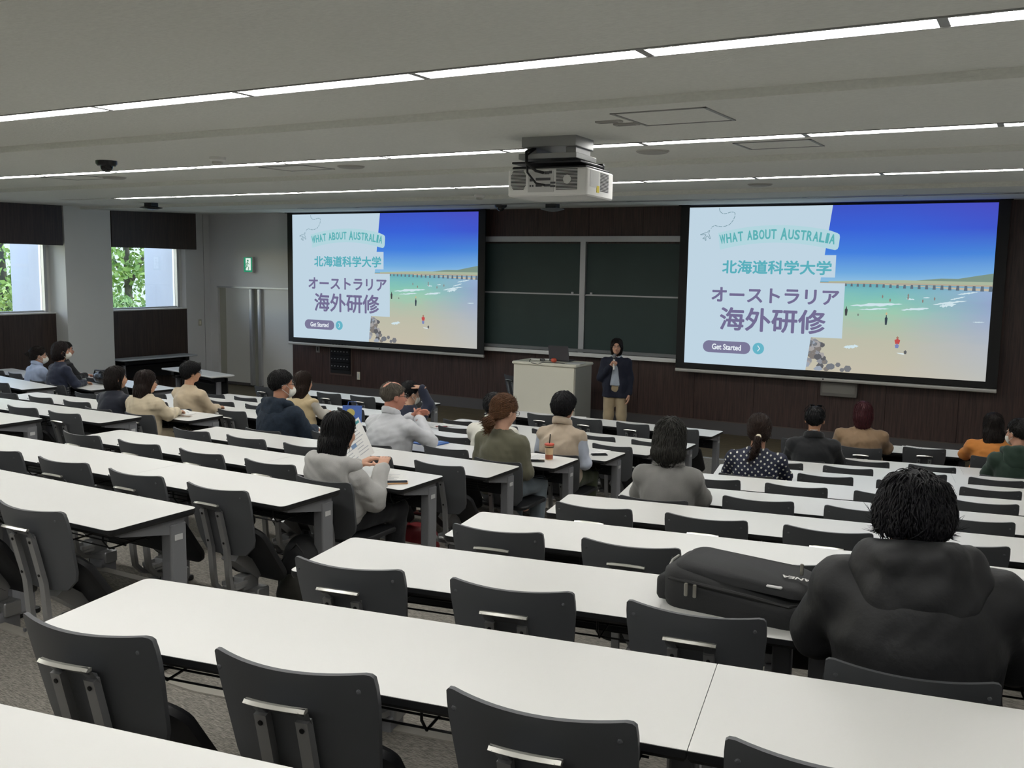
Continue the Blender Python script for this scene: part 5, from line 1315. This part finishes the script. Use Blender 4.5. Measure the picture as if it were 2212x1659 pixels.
# inner block nearer the windows
P('person with a dark chin-length bob in a navy top', ('D', 6, 1), -.0, vox=.0125, hs=.98, ht=1.24, hy=-26, hair=('bobshort', '231b19', '100c0b'), strands=1300, face_open=1.05, garments=G_shirt('171c2b', .025, 'shirt', .004, False, neck=(.08, .085)), skin='c99c80')
P('person with long dark brown hair and glasses in a cream sweater', ('D', 6, 0), -.16, vox=.0125, ht=1.23, hy=-20, hp=4, hair=('long', '2c201c', '150f0d'), hs=.98, hairlen=.35, strands=1700, acc=('glasses',), face_open=1.05, garments=G_shirt('cdbfa3', .035, 'sweater', .006, False), pants='b6a98f', skin='c99c80')
P('person with short black hair and glasses in a cream sweatshirt', ('D', 7, 1), -.04, vox=.013, hs=.98, ht=1.32, hy=-26, hair=('mop', '151417', '09090a'), strands=1300, acc=('glasses',), garments=G_shirt('bfae93', .03, 'sweatshirt', .005, False), skin='c39578')
P('person with shoulder-length brown hair in a cream vest over a white shirt', ('D', 8, 0), .1, ht=1.28, hy=-8, hair=('long', '33241d', '1a120e'), hairlen=.17, strands=1100, garments=G_vest('c2ae88', 'c9c4b8', .03, False), skin='c99c80')
# window-side block
P('person with a hair bun, glasses and mask in a pale blue shirt', ('L', 8, 1), -.46, ht=1.27, hy=-22, lean=.03, hair=('bun', '26201d', '110e0c'), acc=('mask', 'glasses'), garments=G_shirt('a3b2cc', .035), skin='c39a84')
P('person in a navy jacket with a plaid hem, wearing a white mask', ('L', 8, 0), -.40, ht=1.38, hy=-24, lean=.06, w=1.1, hair=('bobshort', '28201f', '131010'), acc=('mask',), garments=lambda g, J, r, H: (g('jacket', .035, '1b2338', fold=.006), g('plaid_shirt', .042, 'x', sleeves=0, mt=plaid(), hem=.5, fold=.004, extra=lambda f: f.half((0, 0, .73), (0, 0, 1)))), skin='b98b72')
P('person in a black long-sleeved top with white sleeve stripes, far by the window', ('L', 9, 0), -2.12, ht=1.33, hy=-26, hair=('short', '2a2624', '14110f'), garments=G_shirt('16161a', .025, 'shirt', .004, False), skin='c08e78')
for c in PEOPLE: c['root'] = build_person(c)
# speaker, standing beside the lectern with a microphone
def G_speaker(g, J, root, HP):
    g('shirt', .012, 'aab4c0', sleeves=0, extra=collar_shape(J, .012, .02, .062), hem=.93)
    ch = np.array(J['chest'])
    def opening(f):
        [f.cap((q*.06, 0, .95), (q*.07, 0, .66), .125, .138, .05) for q in (-1, 1)]; f.cap((0, .25, .58), (0, .165, 1.28), .15, .055, .01, op='sub')
    g('jacket', .030, '12172a', hem=.745, extra=opening, fold=.0035, neckhole=(.08, .10), mt=mat('navy_wool', '#12172a', .8, bump=(300, .08)))
    bm = MB()
    for z in (1.02, .93): bm.lathe([(.009, 0), (.009, .004)], 10, T(-.062, .168, z) @ Matrix.Rotation(math.radians(-90), 4, 'X'))
    sub(root, 'button', bm, mat('silver_button', '#9a9aa0', .3, .8))
JS = dict(pelvis=(0, 0, .90), waist=(0, .0, 1.05), chest=(0, 0, 1.19), neck=(0, 0, 1.345), head=(.0, .03, 1.51), shL=(-.165, 0, 1.275), shR=(.165, 0, 1.275),
          elR=(.225, .05, 1.04), wrR=(.06, .205, 1.235), elL=(-.205, -.02, 1.03), wrL=(-.205, .04, .80), hipL=(-.085, 0, .86), hipR=(.085, 0, .86), knL=(-.10, .01, .47), knR=(.10, .01, .47), anL=(-.105, -.01, .08), anR=(.105, -.01, .08), toL=(-.12, .12, .04), toR=(.12, .12, .04))
spk = build_person(dict(label='speaker in a navy blazer and tan trousers holding a microphone beside the lectern', loc=(-5.62, 13.22, 0), rz=math.pi+math.radians(17), J=JS, vox=.0115, hair=('bob', '1f1715', '0e0a09'), strands=1100, face_open=1.06, hy=4, acc=('glasses',), garments=G_speaker, pants='a8977a', leg=1.12, skin='cda088', group='people standing', seed=77, hs=.98,
    handR=('grip', (-.55, .35, .75), (.35, -.75, .5)), handL=('relaxed', (0, .15, -1), (-1, 0, 0))))
m_ = Matrix.Translation(spk.location) @ Matrix.Rotation(spk.rotation_euler.z, 4, 'Z')
mc = thing('microphone', 'white handheld microphone held at the mouth of the speaker', 'microphone')
mloc = m_ @ Vector((.012, .232, 1.205)); mc.matrix_world = Matrix.Translation(mloc) @ Matrix.Rotation(spk.rotation_euler.z, 4, 'Z') @ Matrix.Rotation(math.radians(8), 4, 'X')
sub(mc, 'handle', MB().lathe([(.012, -.02), (.0145, 0), (.0155, .11), (.0165, .13)], 14), M_WHITE, 50)
sub(mc, 'band', MB().lathe([(.018, .13), (.018, .145)], 14), M_BLACK)
sub(mc, 'head', MB().lathe([(.018, .145), (.027, .165), (.029, .187), (.024, .207), (.01, .216)], 14), mat('mic_mesh', '#6f7072', .5, .6), 50)
# ------------------------------------------------------------------ outside the windows
M_CONC = mat('pale_concrete', '#a9aeb8', .85, noise=(1.5, .10), stretch=(1, 1, .25))
ext = struct('ground_outside', MB().box((-70, -40, -.45), (XL-.31, 70, -.35)), mat('sunlit_ground', '#b9b3a0', .9, noise=(.8, .2)))
sub(ext, 'lawn', MB().box((-60, -30, -.35), (-23, 60, -.33)), mat('lawn_green', '#7f9a48', .9, noise=(3, .4)))
fin0 = None
for i, (y0, y1) in enumerate(BAYS[:4]):
    struct('exterior_pier_%d' % (i+1), MB().rbox((-17.47, y1-.07, -.35), (XL-.3, y1+.33, 4.4), .01, 1), M_CONC)
sub(ext, 'facade', MB().box((-38, 8, -.35), (-37, 46, 7)), mat('far_facade', '#d9d2c8', .9))
def leaf_cloud(name, parent, n, cx, cy, cz_, rx, ry, rz_, size, m, seed):
    rs = np.random.RandomState(seed); u = rs.normal(size=(n, 3)); u /= np.linalg.norm(u, axis=1, keepdims=True)
    r = rs.uniform(.45, 1.0, (n, 1))**.5
    lump = 1+.25*np.sin(u[:, :1]*5+seed)+.2*np.sin(u[:, 1:2]*7+2*seed)
    c = np.array((cx, cy, cz_))+u*r*lump*np.array((rx, ry, rz_))
    a = rs.normal(size=(n, 3)); a /= np.linalg.norm(a, axis=1, keepdims=True); b = np.cross(a, rs.normal(size=(n, 3))); b /= np.linalg.norm(b, axis=1, keepdims=True)
    s = size*rs.uniform(.6, 1.4, (n, 1))
    V = np.stack([c-a*s, c+b*s*.5, c+a*s, c-b*s*.5], 1).reshape(-1, 3)
    o = link(name, vf_mesh(name, V, np.arange(4*n).reshape(-1, 4), m, False), parent); o['kind'] = 'stuff'; return o
def leafmat(c, c2):
    m = mat('leaf_'+c, '#'+c, .6, noise=(2.5, .5), col2='#'+c2); return m
def tree(x, y, hgt, r, label, seed, c, c2):
    t = thing('tree', label, 'tree', (x, y, -.35), 0, 'garden trees')
    tm = MB().tube([(0, 0, 0), (.05, .03, hgt*.3), (-.03, .06, hgt*.6), (.02, 0, hgt*.9)], [.16, .13, .1, .05], 8)
    tm.tube([(.02, .03, hgt*.4), (.5, .3, hgt*.62), (.9, .5, hgt*.75)], [.07, .05, .03], 6).tube([(-.02, .05, hgt*.45), (-.5, -.4, hgt*.68), (-.8, -.7, hgt*.8)], [.07, .05, .03], 6)
    sub(t, 'trunk', tm, mat('bark', '#5d5346', .9, noise=(6, .3)), 60)
    leaf_cloud('crown', t, 2600, 0, 0, hgt*.72, r, r, hgt*.38, .11, leafmat(c, c2), seed)
tree(-26.5, 21.2, 5.2, 1.7, 'leafy tree seen at the top of the farther window', 3, 'a8c163', '5d7a38')
tree(-26.5, 16.9, 4.6, 1.6, 'leafy tree seen through the nearer window', 5, 'b4c968', '628038')
tree(-28, 26.5, 5.5, 2.0, 'leafy tree behind the concrete pier outside', 8, 'a9c066', '5a7538')
def shrub(x, y, r, h, label, seed, c, c2):
    t = thing('shrub', label, 'shrub', (x, y, -.35), 0, 'garden shrubs')
    leaf_cloud('foliage', t, 1500, 0, 0, h*.55, r, r, h*.5, .08, leafmat(c, c2), seed)
    sub(t, 'stem', MB().tube([(0, 0, 0), (.02, 0, h*.4)], [.05, .03], 6), mat('bark', '#5d5346', .9))
shrub(-22.0, 17.2, .72, 2.1, 'rounded shrub below the tree in the farther window', 11, 'a3bf70', '5a7a42')
shrub(-22.5, 19.3, .75, 1.9, 'second rounded shrub beside it in the farther window', 13, '6f8f4c', '36502a')
shrub(-21.2, 12.9, .75, 2.6, 'tall shrub filling the nearer window', 17, 'b3c866', '607d38')
shrub(-22.0, 14.8, .75, 2.2, 'shrub behind the tall one in the nearer window', 19, '7c9a4c', '3a5429')
def bike(x, y, rz, label):
    t = thing('bicycle', label, 'bicycle', (x, y, -.35), rz, 'parked bicycles')
    M_B = mat('bike_silver', '#c9cdd2', .35, .5)
    def ring(cx): return [(cx+.33*math.cos(a), 0, .33+.33*math.sin(a)) for a in [2*math.pi*i/18 for i in range(19)]]
    for cx in (-.52, .52): sub(t, 'wheel', MB().tube(ring(cx), .018, 5, False), mat('bike_tyre', '#3a3a3c', .7))
    sub(t, 'frame', MB().tube([(-.52, 0, .33), (-.12, 0, .33), (-.25, 0, .85)], .018, 6).tube([(-.12, 0, .33), (.40, 0, .78), (-.22, 0, .72)], .018, 6).tube([(.40, 0, .85), (.52, 0, .33)], .016, 6), M_B)
    sub(t, 'handlebar', MB().tube([(.28, -.28, 1.02), (.40, -.2, .98), (.38, 0, .95), (.40, .2, .98), (.28, .28, 1.02)], .014, 6), M_B)
    sub(t, 'saddle', MB().rbox((-.38, -.07, .86), (-.12, .07, .92), .03, 3), M_BLACK)
    sub(t, 'basket', MB().box((.45, -.17, .72), (.75, .17, .74)).box((.45, -.17, .74), (.47, .17, .98)).box((.73, -.17, .74), (.75, .17, .98)).box((.45, -.17, .74), (.75, -.15, .98)).box((.45, .15, .74), (.75, .17, .98)), M_B)
bike(-19.6, 15.35, .5, 'parked bicycle with a basket outside the farther window')
bike(-19.6, 12.2, .4, 'parked bicycle outside the nearer window')
# ------------------------------------------------------------------ things on and under the desks
M_PAPER = mat('paper_white', '#dcdcda', .7)
def row_frame(b, n):
    az = {'R': AZ, 'L': -AZ}.get(b, 0); ox = {'R': -2.45, 'C': -3.35, 'D': -7.48, 'L': -11.68}[b]
    return Vector((ox, row_y(n), row_floor(n))), Vector((math.cos(az), math.sin(az), 0)), Vector((math.sin(az), -math.cos(az), 0)), az
def on_desk(b, n, s, t, z=.72):
    o, u, w, az = row_frame(b, n); p = o+u*s+w*t; return (p.x, p.y, p.z+z), az
def sheets(b, n, s, t, label, k=2, seed=0, z=.7205, rz=0):
    loc, az = on_desk(b, n, s, t, z); r = random.Random(seed)
    o = thing('paper_handout', label, 'papers', loc, az+rz, 'handouts on the desks')
    for i in range(k):
        c = sub(o, 'sheet', MB().box((-.105, -.148, 0), (.105, .148, .0012), T(r.uniform(-.05, .05)*i, r.uniform(-.03, .03)*i, .0014*i) @ RZ(r.uniform(-.25, .25))), M_PAPER)
        if i == k-1:
            pm = MB(); mm = T(r.uniform(-.05, .05)*0, 0, .0014*i+.0013)
            for j in range(7): pm.box((-.08, .11-j*.03, 0), (-.08+r.uniform(.08, .15), .118-j*.03, .0003), mm)
            sub(c, 'print', pm, mat('print_grey', '#a9adb2', .7))['kind'] = 'stuff'
    return o
def phone(b, n, s, t, rz, label, case='17181a', z=.7205):
    loc, az = on_desk(b, n, s, t, z)
    o = thing('phone', label, 'phone', loc, az+rz, 'phones on the desks')
    sub(o, 'case', MB().rbox((-.037, -.076, 0), (.037, .076, .009), .012, 3), mat('phone_'+case, '#'+case, .35), 40)
    sub(o, 'screen', MB().rbox((-.033, -.072, .0085), (.033, .072, .0098), .009, 3), mat('phone_glass', '#0c0d10', .08))
sheets('C', 4, -.25, .26, 'white handout on the desk in front of the grey hoodie', 2, 1, rz=.5); phone('C', 4, -.14, .34, -.9, 'phone in a gold case beside the handout of the grey hoodie', 'b98a5e')
sheets('C', 6, -.30, .16, 'handout on the desk in front of the olive sweater', 2, 2); phone('C', 6, -.26, .30, -1.1, 'black phone lying by the iced coffee cup')
sheets('C', 7, -.28, .12, 'handout on the desk in front of the beige vest', 1, 3); phone('C', 7, -.17, .24, -.9, 'black phone on the desk before the beige vest')
sheets('C', 7, -.62, .2, 'handout lying between the white shirt and the beige vest', 2, 7)
sheets('C', 8, -2.75, .18, 'printed handouts beside the lettered tote bag', 3, 4, rz=-.4)
pn = thing('marker_pen', 'red-capped pen lying on the handouts by the lettered tote bag', 'pen', on_desk('C', 8, -2.60, .25, .7255)[0], -.9)
sub(pn, 'barrel', MB().tube([(0, -.06, .006), (0, .06, .006)], .006, 8), mat('pen_red', '#8c2f3d', .4)); sub(pn, 'cap', MB().tube([(0, .055, .006), (0, .075, .006)], .0068, 8), mat('pen_cap', '#5d1c26', .4))
sheets('D', 6, -.50, .19, 'loose handouts in front of the long-haired cream sweater', 3, 5, rz=-.6); phone('D', 6, -.24, .32, -1.2, 'white phone at the desk end before the cream sweater', 'c9c6c0')
sheets('D', 7, -.95, .26, 'handout in front of the cream sweatshirt', 2, 6, rz=-.6); phone('D', 7, -.78, .36, -1.1, 'dark phone beside the handout of the cream sweatshirt')
sheets('D', 8, -.55, .2, 'handouts in front of the cream vest', 2, 8, rz=.4)
sheets('C', 10, -1.95, .12, 'crumpled paper on the front-row desk before the lectern', 2, 9, rz=.4)
sheets('R', 10, 1.28, .1, 'printed leaflet on the front-row desk between the tan jacket and orange shirt', 2, 10, rz=1.2)
sheets('L', 9, -2.6, .2, 'white papers on the window-side desk by the black sleeves', 2, 11)
# folder
loc, az = on_desk('C', 6, -1.46, .12, .7205)
t = thing('folder', 'blue plastic folder lying beside the white-shirted person', 'folder', loc, az-.1)
sub(t, 'cover', MB().rbox((-.16, -.115, 0), (.16, .115, .012), .01, 2), mat('folder_blue', '#2f5fa8', .35, noise=(8, .35)), 40)
sub(t, 'paper_edge', MB().box((-.15, -.105, .003), (.155, .10, .009)), M_PAPER); sub(t, 'spine_band', MB().box((.05, -.116, -.0), (.10, .116, .0128)), mat('folder_band', '#6d93c9', .35))
# iced coffee cup
loc, az = on_desk('C', 6, -.20, .17, .7205)
t = thing('drink_cup', 'clear iced coffee cup with a red lid and black straw', 'cup', loc)
sub(t, 'cup', MB().lathe([(.030, 0), (.031, .004), (.036, .10), (.039, .125)], 20), mat('coffee_milk', '#d9bd94', .3, noise=(9, .2)), 50)
sub(t, 'sleeve_print', MB().lathe([(.0318, .008), (.0336, .045)], 20), mat('cup_print', '#a65a3e', .5)); sub(t, 'lid', MB().lathe([(.041, .122), (.042, .128), (.040, .135), (.030, .138)], 20), mat('cup_lid_red', '#c8503f', .4), 50)
sub(t, 'straw', MB().tube([(.0, 0, .12), (.006, .002, .215)], .0045, 8), M_BLACK); sub(t, 'cup_band', MB().lathe([(.0385, .104), (.0395, .114)], 20), mat('cup_band_dark', '#4b3a2c', .5))
# handout held up
A = at_seat(('C', 4, 0), -.05)[0]
t = thing('paper_handout', 'printed handout held up by the person in the grey hoodie', 'papers')
t.matrix_world = T(A[0]-.21, A[1]+.44, A[2]+.90) @ RZ(math.radians(18)) @ Matrix.Rotation(math.radians(-38), 4, 'Y') @ Matrix.Rotation(math.radians(62), 4, 'X')
t['group'] = 'handouts on the desks'
sh = sub(t, 'sheet', MB().box((-.105, -.148, 0), (.105, .148, .0012)), M_PAPER)
sub(sh, 'header_print', MB().box((-.095, .112, .0012), (.095, .132, .0018)), mat('print_teal', '#3f8d94', .7))
pm = MB(); r = random.Random(4)
for j in range(9):
    for q in (-.09, .005): pm.box((q, .09-j*.024, .0012), (q+r.uniform(.05, .085), .096-j*.024, .0017))
sub(sh, 'print', pm, mat('print_grey', '#a9adb2', .7))['kind'] = 'stuff'
sub(sh, 'photo_print', MB().box((-.03, -.03, .0016), (.01, .0, .0021)).box((-.09, -.13, .0016), (-.05, -.1, .0021)), mat('print_blue', '#6d86a8', .7))
# ------------------------------------------------------------------ bags
def soft(name, parent, prims, m, h=.012, fold=.005, seed=1, cut=None, f=40):
    lo = np.array((9., 9, 9)); hi = -lo
    for p in prims:
        if p[0] == 'e': lo = np.minimum(lo, np.array(p[1])-max(p[2])); hi = np.maximum(hi, np.array(p[1])+max(p[2]))
        if p[0] == 'c': lo = np.minimum(lo, np.minimum(p[1], p[2])-p[3]); hi = np.maximum(hi, np.maximum(p[1], p[2])+p[3])
    g = Field(lo-.06, hi+.06, h)
    for p in prims:
        if p[0] == 'e': g.ell(p[1], p[2], p[3] if len(p) > 3 else .03)
        if p[0] == 'c': g.cap(p[1], p[2], p[3], p[4], .03)
    if cut is not None: g.half((0, 0, cut), (0, 0, -1))
    V, F = g.surf(); V = folds(V, vnormals(V, F), fold, seed, f)
    if cut is not None: V[:, 2] = np.maximum(V[:, 2], cut)
    return link(name, vf_mesh(name, V, F, m), parent)
M_BAG = mat('black_nylon', '#1d1e20', .75, noise=(5, .2), bump=(220, .1)); M_ZIP = mat('zip_metal', '#b5b2a8', .3, .9)
loc, az = on_desk('R', 2, 1.60, .22, .7205)
t = thing('backpack', 'black backpack lying on the desk beside the black-jacketed person', 'backpack', loc, az+math.radians(-12))
# flattened slab: wedge-shaped in depth, rounded outline
P_ = rrect(-.24, -.15, .26, .18, .07, 6); n = len(P_); v = []
for sc, z0, dz in ((.95, 0, 0), (1.0, .03, 0), (1.0, .085, 1), (.97, .118, 1), (.86, .132, 1)):
    for x, y in P_: v.append((x*sc, y*sc, max(0, z0*(1-.25*(x+.24)/.5*dz)-(.02*dz if x > .1 else 0))))
sub(t, 'main_body', MB().add(v, [tuple(range(n-1, -1, -1)), tuple(range(4*n, 5*n))]+[(k*n+i, k*n+(i+1) % n, (k+1)*n+(i+1) % n, (k+1)*n+i) for k in range(4) for i in range(n)]), M_BAG, 60)
fl_ = MB(); Q_ = rrect(-.21, -.125, .235, .15, .06, 6); n = len(Q_); v = []
for sc, dz in ((1.0, .0), (.96, .022), (.86, .032)):
    for x, y in Q_: v.append((x*sc, y*sc, .120*(1-.25*(x+.24)/.5)+dz+.006*math.sin(x*14)))
sub(t, 'front_flap', fl_.add(v, [tuple(range(2*n, 3*n))]+[(k*n+i, k*n+(i+1) % n, (k+1)*n+(i+1) % n, (k+1)*n+i) for k in range(2) for i in range(n)]), mat('black_canvas', '#222325', .8, bump=(260, .1)), 60)
sub(t, 'piping', MB().tube([(-.236, .09, .085), (-.243, .05, .118), (-.238, -.02, .121), (-.225, -.09, .112), (-.19, -.135, .10)], .0045, 6), mat('grey_piping', '#9a9a94', .5))
sub(t, 'side_pocket', MB().rbox((-.252, -.13, .01), (-.20, .10, .095), .02, 3, axis=0), M_BAG, 50)
sub(t, 'zip_track', MB().tube([(-.20, -.147, .10), (-.08, -.154, .098), (.08, -.153, .09), (.2, -.14, .075), (.255, -.06, .07)], .006, 6), M_BLACK)
for q in (-.13, -.10): sub(t, 'zip_puller', MB().rbox((q-.006, -.172, .055), (q+.006, -.164, .10), .004, 2, axis=1), M_ZIP)
sub(t, 'zip_puller', MB().rbox((.185, .03, .13), (.197, .036, .17), .004, 2, axis=1), M_ZIP)
tm = text_mesh('ANEA', .036, .001); tv = [(v.co.x, v.co.y, 0) for v in tm.vertices]
sub(t, 'lettering', MB().add(tv, [tuple(p.vertices) for p in tm.polygons], T(.235, -.005, .134) @ RZ(math.pi)), mat('letter_white', '#d0d0cc', .6), label='small white letters, upside down')
sub(t, 'white_tag', MB().rbox((.12, -.125, .122), (.17, -.108, .128), .004, 1), M_STICK)
sub(t, 'strap', MB().tube([(.2, -.12, .02), (.26, -.16, .03), (.30, -.1, .02), (.29, .05, .02), (.25, .12, .03)], .014, 6, flat=.4), M_BLACK)
# backpack on the floor beside the second block
o_, u_, w_, az_ = row_frame('C', 3)
t = thing('backpack', 'black backpack standing on the floor at the aisle end of a middle row', 'backpack', (-3.52, 3.93, row_floor(3)), .15)
soft('body', t, [('e', (0, 0, .20), (.15, .11, .22)), ('e', (0, .01, .34), (.12, .09, .12))], M_BAG, .012, .004, 3, .002)
soft('front_pocket', t, [('e', (0, -.10, .15), (.11, .045, .12))], mat('dark_olive_nylon', '#24231d', .7), .011, .004, 4, .01); sub(t, 'zip_track', MB().tube([(-.13, -.05, .1), (-.12, -.06, .3), (0, -.07, .43), (.12, -.06, .3), (.13, -.05, .1)], .006, 6), M_BLACK)
sub(t, 'top_loop', MB().tube([(-.03, .03, .44), (-.02, .03, .48), (.02, .03, .48), (.03, .03, .44)], .008, 6), M_BLACK)
# black lettered tote on the row in front
loc, az = on_desk('C', 8, -3.02, .13, .7205)
t = thing('tote_bag', 'black tote bag with white letters beside the hand-on-head person', 'bag', (loc[0], loc[1], loc[2]), math.radians(-38))
soft('body', t, [('e', (0, 0, .13), (.17, .07, .15)), ('e', (0, 0, .04), (.18, .085, .06))], mat('black_cotton', '#0f1013', .8), .012, .006, 6, .002)
for i, (b_, x_, sc) in enumerate((('AY', -.02, .068), ('AZU', .0, .068))):
    tm = text_mesh(b_, sc, .001); tv = [(v.co.x, v.co.y, 0) for v in tm.vertices]
    sub(t, 'lettering', MB().add(tv, [tuple(p.vertices) for p in tm.polygons], T(.03+.0*i, -.088, .285 if i == 0 else .15) @ Matrix.Rotation(math.radians(90), 4, 'X') @ RZ(math.radians(-96))), mat('letter_white', '#d0d0cc', .6), label='white block letters')
sub(t, 'handle', MB().tube([(-.08, 0, .25), (-.06, .01, .33), (.05, .01, .33), (.08, 0, .25)], .01, 6, flat=.5), mat('black_cotton', '#0f1013', .8))
t = thing('pouch', 'small beige pouch in front of the lettered tote bag', 'pouch', on_desk('C', 8, -3.0, .30, .7205)[0], -.5)
soft('body', t, [('e', (0, 0, .03), (.075, .04, .035))], mat('beige_pouch', '#9c9784', .8), .009, .003, 8, .001); sub(t, 'ear_tab', MB().rbox((-.04, -.008, .055), (-.028, .008, .075), .004, 1), mat('beige_pouch', '#9c9784', .8)); sub(t, 'ear_tab', MB().rbox((.028, -.008, .055), (.04, .008, .075), .004, 1), mat('beige_pouch', '#9c9784', .8))
# blue tote, red bag, window-side bags
t = thing('tote_bag', 'blue tote bag with a yellow print standing at the desk end', 'bag', (-6.40, 7.93, row_floor(7)+.7205), math.radians(25))
t.scale = (.6, .6, .6)
sub(t, 'body', MB().add([(-.15, -.05, 0), (.15, -.05, 0), (.15, .05, 0), (-.15, .05, 0), (-.17, -.03, .36), (.17, -.03, .36), (.17, .03, .36), (-.17, .03, .36)], [(0, 3, 2, 1), (4, 5, 6, 7), (0, 1, 5, 4), (1, 2, 6, 5), (2, 3, 7, 6), (3, 0, 4, 7)]), mat('tote_blue', '#4f6fb8', .8))
sub(t, 'yellow_print', MB().lathe([(.075, 0), (.075, .003)], 18, T(-.02, -.040, .24) @ Matrix.Rotation(math.radians(87), 4, 'X')), mat('tote_yellow', '#c2b46a', .8)); sub(t, 'handle', MB().tube([(-.08, 0, .35), (-.07, 0, .43), (.07, 0, .43), (.08, 0, .35)], .01, 6, flat=.5), mat('tote_blue', '#4f6fb8', .8))
t = thing('handbag', 'dark red bag on the floor under the desk of the grey hoodie', 'bag', (-4.12, 5.90, row_floor(5)), .3)
soft('body', t, [('e', (0, 0, .11), (.16, .09, .12)), ('e', (0, 0, .05), (.17, .10, .06))], mat('red_leather', '#6e1a1f', .5), .012, .004, 9, .002); sub(t, 'handle', MB().tube([(-.08, 0, .2), (-.06, 0, .30), (.06, 0, .30), (.08, 0, .2)], .01, 6), mat('red_leather', '#6e1a1f', .5))
loc, az = on_desk('L', 8, -1.02, .22, .7205)
t = thing('shoulder_bag', 'glossy black bag on the window-side desk beyond the navy jacket', 'bag', (-12.28, 9.36, loc[2]), -.2)
soft('body', t, [('e', (0, 0, .09), (.24, .12, .10)), ('e', (.05, 0, .14), (.15, .09, .07))], mat('black_glossy', '#121316', .3, bump=(30, .3)), .012, .006, 10, .002); sub(t, 'strap', MB().tube([(-.2, -.05, .12), (-.1, -.08, .2), (.1, -.08, .21), (.22, -.04, .12)], .012, 6), M_BLACK)
